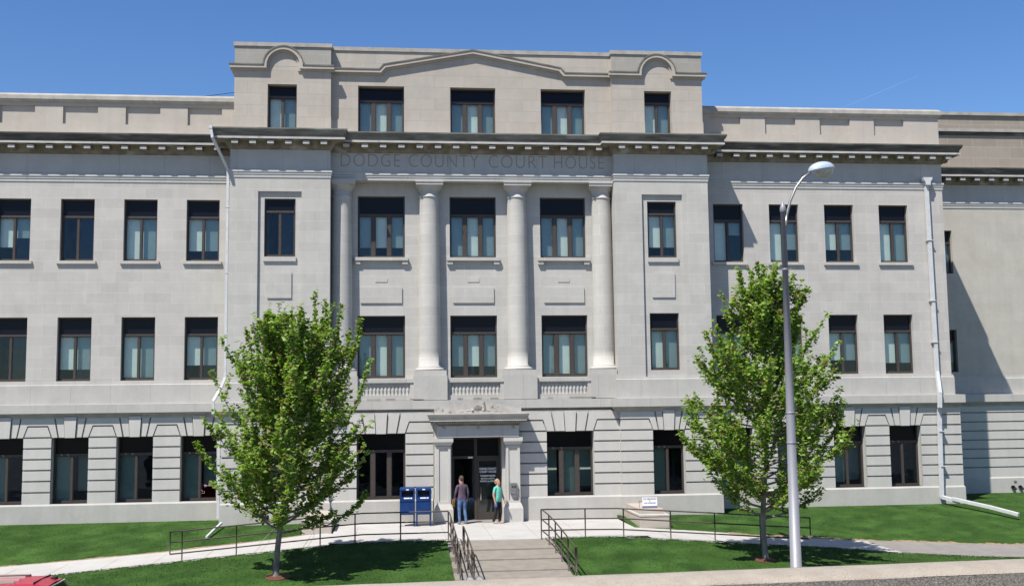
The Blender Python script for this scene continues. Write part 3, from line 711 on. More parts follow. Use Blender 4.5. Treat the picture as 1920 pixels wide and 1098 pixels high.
for sx in (-1, 1):
    cx = 1.30*sx+.03; k = M()
    k.box(cx-.26, cx+.26, -1.60, E0+.05, .75, 3.0, ST_RUST)
    for q in ((cx-.26, cx-.17), (cx+.17, cx+.26)): k.box(q[0], q[1], -1.64, -1.601, .85, 2.98, ST_RUST)
    k.box(cx-.17, cx+.17, -1.64, -1.601, 2.88, 2.98, ST_RUST); k.box(cx-.17, cx+.17, -1.64, -1.601, .85, .95, ST_RUST)
    k.box(cx-.35, cx+.35, -1.74, E0+.05, .12, .66, ST_RUST)
    k.add([(cx-.35, -1.74, .66), (cx+.35, -1.74, .66), (cx+.28, -1.67, .85), (cx-.28, -1.67, .85), (cx-.35, E0, .66), (cx+.35, E0, .66), (cx+.28, E0, .85), (cx-.28, E0, .85)], [(0, 1, 2, 3), (1, 5, 6, 2), (4, 0, 3, 7), (3, 2, 6, 7)], ST_RUST)
    k.add([(cx-.28, -1.66, 3.0), (cx+.28, -1.66, 3.0), (cx+.36, -1.76, 3.13), (cx-.36, -1.76, 3.13), (cx-.28, E0, 3.0), (cx+.28, E0, 3.0), (cx+.36, E0, 3.13), (cx-.36, E0, 3.13)], [(0, 1, 2, 3), (1, 5, 6, 2), (4, 0, 3, 7), (0, 4, 5, 1)], ST_RUST)
    k.box(cx-.36, cx+.36, -1.76, E0+.05, 3.132, 3.295, ST_RUST)
    # jamb wall behind pilaster
    k.box(*sorted((.955*sx, 1.62*sx)), E0, -.55, .12, 3.28, ST_RUST)
    k.build('entrance_pilaster', CH)
k = M(); k.box(-1.62, 1.62, E0, -.5, 3.28, 4.2, ST_RUST); k.box(-.955, .955, -1.7, -.4, .10, .165, CONC3); k.build('entrance_wall', CH)
DY = -.72
k = M()
for a, b in ((-.955, -.88), (-.06, .05), (.87, .955)): k.box(a, b, DY, DY+.12, .165, 3.28, FRAME)
k.box(-.88, .87, DY+.003, DY+.117, 2.46, 2.56, FRAME); k.box(-.88, .87, DY+.003, DY+.117, 3.2, 3.28, FRAME)
dr = k.build('entrance_doorway', CH)
k = M(); k.face([(-.88, DY+.06, 2.56), (.87, DY+.06, 2.56), (.87, DY+.06, 3.2), (-.88, DY+.06, 3.2)], DARKGL); k.build('transom_glass', dr)
DG = mat('dark_door_glass', (.012, .016, .016), .06, 0, .8)
k = M(); k.box(.05, .13, DY+.02, DY+.08, .19, 2.46, FRAME); k.box(.79, .87, DY+.02, DY+.08, .19, 2.46, FRAME); k.box(.13, .79, DY+.02, DY+.08, .19, .45, FRAME); k.box(.13, .79, DY+.02, DY+.08, 2.36, 2.46, FRAME)
k.face([(.13, DY+.05, .45), (.79, DY+.05, .45), (.79, DY+.05, 2.36), (.13, DY+.05, 2.36)], DG)
door = k.build('entrance_door', CH)
k = M(); k.tube([(.18, DY-.04, .9), (.18, DY-.04, 1.4)], .015, STEEL); k.box(.17, .19, DY-.04, DY+.02, .92, .94, STEEL); k.box(.17, .19, DY-.04, DY+.02, 1.36, 1.38, STEEL); k.build('handle', door)
# the other leaf standing open inward
k = M(); lx = -.87
k.box(lx, lx+.05, DY+.12, DY+.20, .19, 2.44, FRAME); k.box(lx, lx+.05, DY+.86, DY+.94, .19, 2.44, FRAME); k.box(lx, lx+.05, DY+.20, DY+.86, .19, .42, FRAME); k.box(lx, lx+.05, DY+.20, DY+.86, 2.34, 2.44, FRAME)
k.face([(lx+.025, DY+.2, .42), (lx+.025, DY+.86, .42), (lx+.025, DY+.86, 2.34), (lx+.025, DY+.2, 2.34)], DG)
k.build('entrance_door', CH)
for i, (tx, sz, z) in enumerate((('DODGE COUNTY', .112, 2.03), ('COURT HOUSE', .112, 1.92), ('BUILDING HOURS', .088, 1.775), ('8:30 A.M. to 4:30 P.M.', .082, 1.675), ('MONDAY thru FRIDAY', .082, 1.575))):
    text_mesh('lettering', tx, sz, LETTERW, (.46, DY+.045, z), door, .002, sx=(.80, .82, .80, .72, .72)[i], bold=.004)
k = M(); k.box(-.30, -.12, DY-.006, DY-.001, 2.475, 2.535, LETTERW); k.build('number_plate', dr)
k = M(); k.prism([(1.21, 1.20), (1.29, 1.10), (1.45, 1.10), (1.49, 1.20), (1.49, 1.50), (1.45, 1.58), (1.21, 1.58)], -1.72, -1.605, STEEL); k.box(1.24, 1.43, -1.735, -1.721, 1.18, 1.52, STEEL)
k.box(1.26, 1.32, -1.742, -1.736, 1.42, 1.48, BLACK); k.box(1.35, 1.41, -1.742, -1.736, 1.42, 1.48, BLACK)
k.build('intercom_box', CH)
k = M(); k.box(1.0, 1.05, -1.20, -1.14, 1.15, 1.30, STEEL); k.build('card_reader', CH) if False else None

# --- downspouts, roof fittings, pipe caps
def pipe(pts, wdt=.12):
    k = M()
    for a, b in zip(pts, pts[1:]):
        k.tube([a, b], wdt*.62, WHITE, 4)
    return k
k = M(); WH = WHITE
def sq(k, pts, w, m=WHITE, d=None):
    pts = [Vector(p) for p in pts]; d = d or w
    for i in range(len(pts)-1):
        a, b = pts[i], pts[i+1]; t = (b-a).normalized(); sx = Vector((1, 0, 0)) if abs(t.x) < .95 else Vector((0, 0, 1))
        n1 = (sx-t*sx.dot(t)).normalized()*w/2; n2 = t.cross(n1).normalized()*d/2; e2 = t*w*.25
        vs = [p+q for p in (a-e2, b+e2) for q in (-n1-n2, n1-n2, n1+n2, -n1+n2)]
        k.add(vs, [(0, 1, 2, 3), (4, 7, 6, 5), (0, 4, 5, 1), (1, 5, 6, 2), (2, 6, 7, 3), (3, 7, 4, 0)], m)
sq(k, [(18.86, -.12, 13.35), (18.92, -.12, 5.62), (18.80, -.5, 4.75), (18.77, -.5, 4.2), (18.84, -.3, 4.05), (18.77, -.3, .62)], .135)
sq(k, [(18.77, -.3, .60), (19.10, -1.0, .46)], .13)
k.prism([(18.66, 13.62), (19.06, 13.62), (19.03, 13.50), (18.98, 13.46), (18.96, 13.30), (18.78, 13.30), (18.74, 13.46), (18.69, 13.50)], -.30, -.02, WHITE)
for z in (11, 8.5, 6.8, 3.2, 1.8): k.box(18.76, 19.0, -.22 if z > 5 else -.40, -.02 if z > 5 else -.2, z, z+.03, WHITE)
k.build('downspout', CH)
sq_ = M(); sq(sq_, [(18.95, -.85, .56), (19.7, -2.2, .35), (20.2, -3.3, .16)], .12)
sq_.build('downspout_extension', CH)
k = M(); sq(k, [(-9.86, -1.93, 14.86), (-9.80, -1.93, 14.50), (-9.33, -1.12, 13.46), (-9.33, -1.12, 5.62), (-9.44, -1.2, 5.3), (-9.70, -1.42, 4.75), (-9.70, -1.42, 4.3), (-9.50, -1.25, 4.1), (-9.50, -1.25, .5)], .095)
k.box(-9.92, -9.80, -1.99, -1.87, 14.82, 14.93, WHITE)
for z in (12, 9.5, 7.2): k.box(-9.40, -9.25, -1.18, -1.05, z, z+.03, WHITE)
k.build('downspout', CH)
k = M(); sq(k, [(-9.30, -1.75, .36), (-9.42, -2.7, .22), (-9.52, -3.6, .08)], .07); k.build('downspout_extension', CH)
for x, z in ((9.02, 18.42),):
    k = M(); xx = 7.95; k.tube([(xx, .2, 18.3), (xx, .2, 18.62)], .02, STEEL); k.lathe([(.0, 18.88), (.06, 18.86), (.075, 18.80), (.075, 18.62), (.0, 18.60)], (xx, .2), WHITE, 12); k.build('roof_fitting', CH)
k = M(); k.box(14.9, 16.1, 3, 4.2, 14.4, 17.02, ST_COPE); k.box(14.8, 16.2, 2.9, 4.3, 17.02, 17.08, STEEL); k.build('roof_hatch', CH)
k = M(); k.lathe([(.0, 17.08), (.2, 17.06), (.4, 16.95), (.4, 14.4)], (13.3, 3.2), ST_COPE, 16); k.build('roof_vent', CH)
k = M(); k.tube([(-9.2, .6, 16.95), (-10.8, .5, 16.68)], .012, RUBBER); k.build('roof_cable', CH)
for x in (24.28, 24.62):
    k = M(); k.tube([(x, FW-.2, .58), (x, FW-.32, .58)], .07, BLACK, 12); k.tube([(x, FW-.32, .58), (x+.05, FW-.42, .48)], .055, BLACK, 12)
    k.lathe([(.10, .53), (.10, .55)], (x, FW-.2), STEEL, 12); k.build('standpipe_inlet', CH)
k = M(); k.box(24.36, 24.48, FW-.24, FW-.17, .78, .86, STEEL); k.build('standpipe_plate', CH)

# ================================================================== PLINTHS AND SIGN
def plinth(x0, x1, yf, z0, lab):
    k = M(); mt = stone('stained_plinth_stone', (.47, .42, .37), (.45, .39, .33), (.35, .3, .26), bw=1.2, rh=.4, stain=((.42, .29, .22), 1.4, .5, .7)) if 'stained_plinth_stone' not in bpy.data.materials else bpy.data.materials['stained_plinth_stone']
    k.box(x0, x1, yf, -1.42, z0-.4, z0+.40, mt); k.box(x0-.02, x1+.02, yf-.02, -1.42, z0+.40, z0+.45, ST_CORONA)
    k.box(x0+.08, x1-.12, yf+.35, -1.42, z0+.45, z0+.62, mt)
    tag(k.build('stone_plinth', loc=((x0+x1)/2, yf, z0)), lab, 'plinth', 'stone plinths flanking the entrance terrace')
plinth(5.55, 6.60, -4.2, .10, 'low stepped stone plinth under the small white sign')
plinth(-6.3, -5.28, -3.5, .08, 'low stepped stone plinth half hidden behind the tree beside the blue boxes')
k = M(); SY = -3.5
sg = empty('sign', (6.07, SY, .72)); tag(sg, 'small white sign with grey text on the stone plinth right of the entrance', 'sign')
k.box(5.80, 6.34, SY-.015, SY+.015, .80, 1.10, SIGNW); k.build('sign_board', sg)
k = M(); k.box(5.80, 6.34, SY-.03, SY+.05, .72, .795, SIGNB); k.build('sign_base', sg)
for tx, sz, z in (('NO SMOKING', .08, 1.02), ('IN', .07, .95), ('COURT HOUSE BUILDING', .06, .885)):
    text_mesh('sign_text', tx, sz, SIGNTXT, (6.07, SY-.017, z), sg, .001, sx=.95 if sz > .07 else .62, bold=.002)
k = M(); k.box(5.68, 5.69, SY-.01, SY+.01, .72, .98, RAIL); k.box(5.68, 5.80, SY-.01, SY+.01, .97, .985, RAIL); k.build('sign_bracket', sg)

# ================================================================== BLUE DROP BOXES
def dropbox(x, y, lab):
    r_ = empty('drop_box', (x, y, .15)); tag(r_, lab, 'drop box', 'blue drop boxes by the entrance'); w2 = .275; z = .15
    k = M(); k.box(x-w2, x+w2, y-.02, y+.5, z+.42, z+.86, BLUE); k.box(x-w2+.015, x+w2-.015, y, y+.5, z+.86, z+.92, BLUE)
    k.box(x-w2, x+w2, y+.1, y+.5, z+.92, z+1.12, BLUE); k.box(x-w2, x+w2, y-.02, y+.1, z+.90, z+1.06, BLUE)
    for s in (-1, 1): k.box(*sorted((x+s*w2, x+s*(w2-.06))), y-.02, y+.099, z+1.06, z+1.34, BLUE)
    k.add([(x-w2, y-.02, z+1.34), (x+w2, y-.02, z+1.34), (x+w2, y+.5, z+1.34), (x-w2, y+.5, z+1.34), (x-w2+.03, y+.04, z+1.39), (x+w2-.03, y+.04, z+1.39), (x+w2-.03, y+.45, z+1.39), (x-w2+.03, y+.45, z+1.39)],
          [(0, 1, 5, 4), (1, 2, 6, 5), (2, 3, 7, 6), (3, 0, 4, 7), (4, 5, 6, 7), (0, 3, 2, 1)], BLUE)
    k.box(x-w2, x+w2, y+.16, y+.5, z+1.12, z+1.34, BLUE); k.box(x-w2+.02, x+w2-.02, y-.03, y+.0, z+1.28, z+1.338, BLUE)
    k.build('box_body', r_)
    for sx in (-1, 1):
        for sy in (0, 1):
            l = M(); lx = x+sx*(w2-.03); ly = y+.02+sy*.44; l.box(lx-.025, lx+.025, ly-.02, ly+.02, z, z+.42, BLUE); l.build('leg', r_)
    k = M(); k.box(x-w2+.07, x+w2-.07, y+.10, y+.155, z+1.12, z+1.27, BLACK); k.build('slot', r_)
    k = M(); k.box(x-.13, x+.08, y-.026, y-.021, z+.99, z+1.035, SIGNW); k.box(x+.10, x+.17, y-.026, y-.021, z+.99, z+1.035, SIGNW); k.build('label_plate', r_)
    k = M(); k.box(x-.05, x+.05, y-.036, y-.031, z+1.30, z+1.335, SIGNW); k.build('latch', r_)
    k = M(); k.box(x+w2, x+w2+.05, y+.02, y+.06, z+1.17, z+1.24, SIGNW); k.build('handle', r_)
dropbox(-2.62, -2.4, 'blue metal drop box farther from the door, left one of the pair')
dropbox(-2.03, -2.4, 'blue metal drop box nearer the door, right one of the pair')

# ================================================================== RAILINGS
def rail_run(M_, posts, tops=(.92, .60, .25), ends=None):
    for h in tops: M_.tube([(p[0], p[1], p[2]+h) for p in posts], .024, RAIL, 8)
def railing(name, pts, post_idx, lab, loopend=None, startloop=None):
    """pts: polyline feet (x,y,z); posts at indices"""
    r_ = empty(name, pts[0]); tag(r_, lab, 'railing', 'brown pipe railings by the entrance')
    for j, h in enumerate((.92, .60, .25)):
        k = M(); q = [(p[0], p[1], p[2]+h) for p in pts]
        k.tube(q, .022, RAIL, 8); k.build('rail', r_)
    for i in post_idx:
        p = pts[i]; k = M(); k.tube([(p[0], p[1], p[2]-.05), (p[0], p[1], p[2]+.92)], .022, RAIL, 8); k.build('post', r_)
    for i in (loopend or []):
        p = pts[i]; k = M(); k.tube([(p[0], p[1], p[2]+.25), (p[0], p[1], p[2]+.92)], .022, RAIL, 8); k.build('end_bend', r_)
    return r_
def fy(x): return interp(Fp, x)+.10
def P3(x): return (x, fy(x), zpath(x)+.01)
xsL = [-9.95, -9.6, -8.0, -6.0, -5.45, -4.35, -4.1, -2.9, -1.36]
railing('railing', [P3(x) for x in xsL], [1, 2, 4, 5, 7, 8], 'brown pipe railing along the ramp left of the steps, behind the left tree', [0])
xsR = [1.66, 3.1, 4.15, 4.35, 5.85, 7.25, 8.7, 10.0, 10.35]
railing('railing', [P3(x) for x in xsR], [0, 1, 3, 4, 5, 6, 7], 'brown pipe railing along the ramp right of the steps, running behind the lamp post', [8])
def SZ(y): return interp([(-13, -.5), (-11.9, -.43), (-6.9, .15), (0, .15)], y) if y < -6.9 else .15
def S3(x, y): return (x, y, SZ(y))
railing('railing', [S3(1.70, -6.95), S3(1.80, -7.7), S3(1.86, -8.7), S3(1.90, -9.7), S3(1.93, -10.75), S3(1.97, -11.8), S3(1.97, -12.0)], [1, 2, 3, 4, 5], 'brown pipe handrail going down the right side of the steps', [6])
railing('railing', [S3(-1.34, -6.95), S3(-1.32, -7.7), S3(-1.31, -8.7), S3(-1.30, -9.7), S3(-1.29, -10.75), S3(-1.28, -11.8), S3(-1.28, -12.0)], [1, 2, 3, 4, 5], 'brown pipe handrail going down the left side of the steps', [6])
railing('railing', [S3(-1.02, -9.0), S3(-1.0, -9.2), S3(-.97, -10.4), S3(-.95, -11.8), S3(-.95, -12.6)], [1, 2, 3], 'short second brown handrail just inside the left handrail of the steps', [0, 4])

# ================================================================== LAMP POST
LX, LY = 6.18, -17.8
lamp = empty('street_lamp', (LX, LY, ZS)); tag(lamp, 'tall tapered grey metal street lamp with curved arm and domed luminaire', 'street lamp')
k = M(); k.tube([(LX, LY, ZS), (LX, LY, ZS+.1)], .22, ALU, 16); k.tube([(LX, LY, ZS+.1), (LX, LY, 9.02)], [.140, .058], ALU, 20)
k.lathe([(.060, 9.00), (.074, 9.02), (.074, 9.10), (.055, 9.17), (.028, 9.21), (.016, 9.26), (0, 9.27)], (LX, LY), ALU, 16); k.build('pole', lamp)
for z in (4.2, 3.5, 7.6):
    k = M(); rr = .140-(z-ZS)/9.6*.082+.006; k.lathe([(rr, z), (rr+.006, z+.01), (rr+.006, z+.035), (rr, z+.045)], (LX, LY), ALU, 20); k.tube([(LX+rr, LY-.05, z+.02), (LX+rr+.05, LY-.05, z+.02)], .015, ALU, 6); k.build('clamp_band', lamp)
k = M(); A = [(LX+.04, LY-.02, 8.68), (LX+.09, LY, 8.95), (LX+.19, LY, 9.28), (LX+.34, LY, 9.60), (LX+.52, LY, 9.84), (LX+.72, LY, 9.98)]
k.tube(A, [.035, .034, .033, .032, .03, .03], ALU_D, 10); k.tube([(LX-.0, LY, 8.62), (LX+.08, LY, 8.72)], .045, ALU_D, 10); k.build('arm', lamp)
def tilted(prof, cx, cz, rx, ry, tilt, m, up=1, n=24, kk=8):
    vs = []; fs = []
    for j in range(kk+1):
        ph = math.pi/2*j/kk
        for i in range(n):
            t = 2*math.pi*i/n; a = rx*math.cos(ph)*math.cos(t); b = ry*math.cos(ph)*math.sin(t); c = prof*math.sin(ph)*up
            vs.append((cx+a*math.cos(tilt)-c*math.sin(tilt), LY+b, cz+a*math.sin(tilt)+c*math.cos(tilt)))
    for j in range(kk):
        for i in range(n): fs.append((j*n+i, j*n+(i+1) % n, (j+1)*n+(i+1) % n, (j+1)*n+i))
    q = M(); q.add(vs, fs, m, True); return q
tl = .42
q = tilted(.19, LX+1.0, 10.06, .33, .2, .16, LUM, 1); q.build('luminaire_shell', lamp)
q = tilted(.06, LX+1.0, 10.055, .325, .195, .16, LUM, -1); q.build('luminaire_rim', lamp)
GLB = mat('frosted_lamp_bowl', (.42, .40, .33), .25, 0, .5)
q = tilted(.20, LX+1.06, 10.05, .23, .17, .16, GLB, -1); q.build('lamp_bowl', lamp)

# ================================================================== PARKING METERS
def meter(x, lab):
    y = -18.15; b = empty('parking_meter', (x, y, ZS)); tag(b, lab, 'parking meter', 'parking meters at the kerb')
    k = M(); k.tube([(x, y, ZS), (x, y, .42)], .032, STEEL, 10); k.build('post', b)
    k = M(); zc = .60
    P = [(x-.075, .42), (x+.075, .42), (x+.092, .55)]+[(x+.095*math.cos(math.pi*i/10), zc+.11*math.sin(math.pi*i/10)) for i in range(11)]+[(x-.092, .55)]
    k.prism(P, y-.055, y+.055, STEEL); k.build('meter_head', b)
    k = M(); P = [(x+.078*math.cos(math.pi*i/10), zc+.018+.082*math.sin(math.pi*i/10)) for i in range(11)]
    k.prism(P, y-.072, y-.056, WHITE); k.build('meter_dome', b)
    k = M(); k.box(x-.05, x+.05, y-.064, y-.056, .50, .60, WHITE); k.build('coin_plate', b)
meter(-1.445, 'grey domed parking meter head nearer the left handrail, left of the pair')
meter(-1.235, 'grey domed parking meter head nearer the middle of the steps, right of the pair')

# ================================================================== RED CAR
cy0, cy1 = -20.45, -18.85; cz = -.72; cr = -9.72
car = empty('parked_car', (-12.5, -19.65, cz)); tag(car, 'red estate car with roof rails, only its roof and tailgate top in view', 'car')
def car_section(x, zt, zb, w_top, w_bot, y=-19.65): return [(x, y-w_bot, zb), (x, y-w_bot, (zb+zt)*.5), (x, y-w_top, zt-.07), (x, y-w_top+.12, zt), (x, y+w_top-.12, zt), (x, y+w_top, zt-.07), (x, y+w_bot, (zb+zt)*.5), (x, y+w_bot, zb)]
k = M(); secs = [(cr-4.7, .0, -.42, .7, .78), (cr-4.55, .15, -.45, .75, .85), (cr-3.35, .32, -.45, .78, .88), (cr-.10, .32, -.45, .78, .88), (cr+.22, .30, -.45, .76, .86), (cr+.28, -.1, -.42, .72, .82)]
rings = [car_section(*s) for s in secs]
for a, b in zip(rings, rings[1:]):
    for i in range(8): k.face([a[i], a[(i+1) % 8], b[(i+1) % 8], b[i]], RED, True)
k.face(rings[0][::-1], RED); k.face(rings[-1], RED); k.build('body', car)
# greenhouse: roof, pillars, glass
k = M(); zr_ = 1.12
gs = [(cr-3.35, .34, .79, .34), (cr-2.75, .98, .66, .34), (cr-2.55, zr_-.03, .64, .34), (cr-2.0, zr_, .63, .34), (cr-.75, zr_, .63, .34), (cr-.42, zr_-.005, .62, .34), (cr-.17, zr_-.07, .60, .34), (cr+.22, .36, .74, .34)]
top = []
for x, z, wd, zb in gs:
    y = -19.65; top.append([(x, y-wd, z-.06), (x, y-wd+.09, z), (x, y, z+.02), (x, y+wd-.09, z), (x, y+wd, z-.06)])
for i in range(1, len(top)-2):
    for j in range(4): k.face([top[i][j], top[i+1][j], top[i+1][j+1], top[i][j+1]], RED, True)
roof = k.build('roof', car)
k = M()
for dy in (-.50, -.18, .18, .50): k.box(cr-2.5, cr-.80, -19.65+dy-.022, -19.65+dy+.022, zr_+.015, zr_+.05, CHROME if abs(dy) > .1 else CHROME)
k.build('roof_rail', roof)
k = M(); k.box(cr-.43, cr-.415, -20.2, -19.1, zr_-.02, zr_+.026, RUBBER); k.box(cr-2.5, cr-.8, -19.18, -19.10, zr_+.0, zr_+.03, RUBBER); k.build('roof_seam', roof)
k = M(); CG = mat('dark_car_glass', (.01, .01, .012), .08, 0, .7)
a, b = top[-2], top[-1]
k.add([(a[0][0]+.01, a[0][1]+.06, a[0][2]+.03), (a[4][0]+.01, a[4][1]-.06, a[4][2]+.03), (b[4][0]+.01, b[4][1]-.08, b[4][2]+.06), (b[0][0]+.01, b[0][1]+.08, b[0][2]+.06)], [(0, 1, 2, 3)], CG)
a, b = top[0], top[1]
k.add([a[0], a[4], b[4], b[0]], [(0, 1, 2, 3)], CG)
for s in (0, 4):
    sy = -1 if s == 0 else 1
    ptsu = [top[i][s] for i in range(1, 7)]; low = [(t[0], -19.65+sy*.80, .34) for t in ptsu]
    for i in range(len(ptsu)-1): k.face([ptsu[i], ptsu[i+1], low[i+1], low[i]], CG)
    k.face([top[0][s], ptsu[0], low[0]], CG); k.face([ptsu[-1], top[7][s], low[-1]], RED)
k.build('window_glass', car)
k = M(); a, b = top[-2], top[-1]
for p, q2 in ((a[0], a[4]), (a[4], b[4]), (a[0], b[0])): k.tube([(p[0]+.015, p[1], p[2]+.035), (q2[0]+.015, q2[1], q2[2]+.035)], .014, CHROME, 6)
k.build('window_trim', car)
k = M(); k.box(cr-.33, cr-.24, -19.42, -19.22, 1.06, 1.12, RUBBER); k.build('brake_light', car)
for wx in (cr-3.75, cr-.75):
    for wy in (-20.42, -19.05):
        k = M(); c0 = (wx, wy, cz+.33)
        prof_ = [(.20, -.0), (.33, 0), (.35, .03), (.35, .15), (.33, .18), (.2, .18)]
        vs = []; fs = []
        for rr, d in prof_:
            for i in range(20): t = 2*math.pi*i/20; vs.append((wx+rr*math.cos(t), wy+d, cz+.35+rr*math.sin(t)))
        for j in range(5):
            for i in range(20): fs.append((j*20+i, j*20+(i+1) % 20, (j+1)*20+(i+1) % 20, (j+1)*20+i))
        k.add(vs, fs, RUBBER, True); wh = k.build('wheel', car)
        k = M(); k.tube([(wx, wy+.02, cz+.35), (wx, wy+.16, cz+.35)], .2, CHROME, 16); k.build('rim', wh)
for sy in (-1, 1):
    k = M(); k.box(cr+.26, cr+.30, -19.65+sy*.66-.08, -19.65+sy*.66+.08, -.05, .22, RED); k.build('tail_light', car)

# ================================================================== NEAR PARAPET AND DECK
k = M(); rzp = .060
def rp(x, y): return (x*math.cos(rzp)-(y+38.28)*math.sin(rzp), -38.205+x*math.sin(rzp)+(y+38.28)*math.cos(rzp))
xs = rng(-22, 20, .12); pr0 = random.Random(5)
rows = [(-38.28, 3.70), (-38.30, 3.762), (-38.38, 3.772), (-38.48, 3.770), (-38.53, 3.762), (-38.555, 3.752), (-38.562, 3.742)]
vs = []; fs = []
for x in xs:
    for j, (y, z) in enumerate(rows):
        jj = 0 if j not in (4, 5) else pr0.uniform(-.012, .012); X, Y = rp(x, y+jj*.6); vs.append((X, Y, z+jj*.35+pr0.uniform(-.0012, .0012)))
nr = len(rows)
for i in range(len(xs)-1):
    for j in range(nr-1): fs.append((i*nr+j, i*nr+j+1, (i+1)*nr+j+1, (i+1)*nr+j))
k.add(vs, fs, COPING, True)
dk = empty('parapet_wall', (0, -38.5, 2.85)); tag(dk, 'low near parapet with worn beige coping and pebbly grey face along the bottom edge', 'parapet wall')
k.build('coping', dk)
k = M(); a = [rp(-22, -38.566), rp(20, -38.566), rp(20, -38.32), rp(-22, -38.32)]
k.add([(p[0], p[1], z) for z in (-.9, 3.741) for p in a], [(0, 1, 5, 4), (1, 2, 6, 5), (2, 3, 7, 6), (3, 0, 4, 7)], AGG); k.build('wall_face', dk)
k = M(); k.box(-22, 20, -60, -39.9, 2.55, 2.85, CONC3); k.box(-6, 6, -39.9, -38.9, 2.55, 2.85, CONC3); k.box(-22, 20, -60, -59.6, -1, 2.55, CONC3); tag(k.build('deck'), kind='structure')

# ================================================================== FAINT CONTRAIL
def skypoint(px, py, dist): return cam.matrix_world.translation+(f+(px-960)/2072.2*r-(py-549)/2072.2*u)*dist
CTR = bpy.data.materials.new('thin_contrail'); CTR.use_nodes = True; nt = CTR.node_tree; nt.nodes.clear()
o_ = nt.nodes.new('ShaderNodeOutputMaterial'); mx = nt.nodes.new('ShaderNodeMixShader'); tr = nt.nodes.new('ShaderNodeBsdfTransparent'); df = nt.nodes.new('ShaderNodeBsdfDiffuse'); mx.inputs[0].default_value = .07
df.inputs[0].default_value = (.8, .8, .8, 1); nt.links.new(tr.outputs[0], mx.inputs[1]); nt.links.new(df.outputs[0], mx.inputs[2]); nt.links.new(mx.outputs[0], o_.inputs[0])
k = M(); k.tube([skypoint(1570, 206, 2000), skypoint(1640, 177, 2000), skypoint(1722, 142, 2000)], [.3, .6, .3], CTR, 8); tag(k.build('contrail'), kind='stuff')

# ================================================================== TREES
def leafmat(name, a, b, c):
    m = bpy.data.materials.new(name); m.use_nodes = True; nt = m.node_tree; nt.nodes.clear()
    o = nt.nodes.new('ShaderNodeOutputMaterial'); mx = nt.nodes.new('ShaderNodeMixShader'); mx.inputs[0].default_value = .45
    pb = nt.nodes.new('ShaderNodeBsdfPrincipled'); pb.inputs['Roughness'].default_value = .5; pb.inputs['Specular IOR Level'].default_value = .35
    tl = nt.nodes.new('ShaderNodeBsdfTranslucent')
    gi = nt.nodes.new('ShaderNodeNewGeometry'); rp_ = nt.nodes.new('ShaderNodeValToRGB'); e = rp_.color_ramp.elements
    e[0].color = (*a, 1); e[1].color = (*c, 1); n = e.new(.55); n.color = (*b, 1)
    nt.links.new(gi.outputs['Random Per Island'], rp_.inputs[0]); nt.links.new(rp_.outputs[0], pb.inputs['Base Color'])
    mm = nt.nodes.new('ShaderNodeMix'); mm.data_type = 'RGBA'; mm.blend_type = 'MULTIPLY'; mm.inputs[0].default_value = 1; mm.inputs[7].default_value = (1.3, 1.5, .5, 1)
    nt.links.new(rp_.outputs[0], mm.inputs[6]); nt.links.new(mm.outputs[2], tl.inputs[0])
    nt.links.new(pb.outputs[0], mx.inputs[1]); nt.links.new(tl.outputs[0], mx.inputs[2]); nt.links.new(mx.outputs[0], o.inputs[0])
    return m
LEAF = leafmat('maple_leaf', (.125, .215, .028), (.205, .32, .055), (.33, .43, .12))
LEAF2 = leafmat('maple_seed_and_new_leaf', (.14, .10, .03), (.17, .14, .04), (.20, .16, .06))
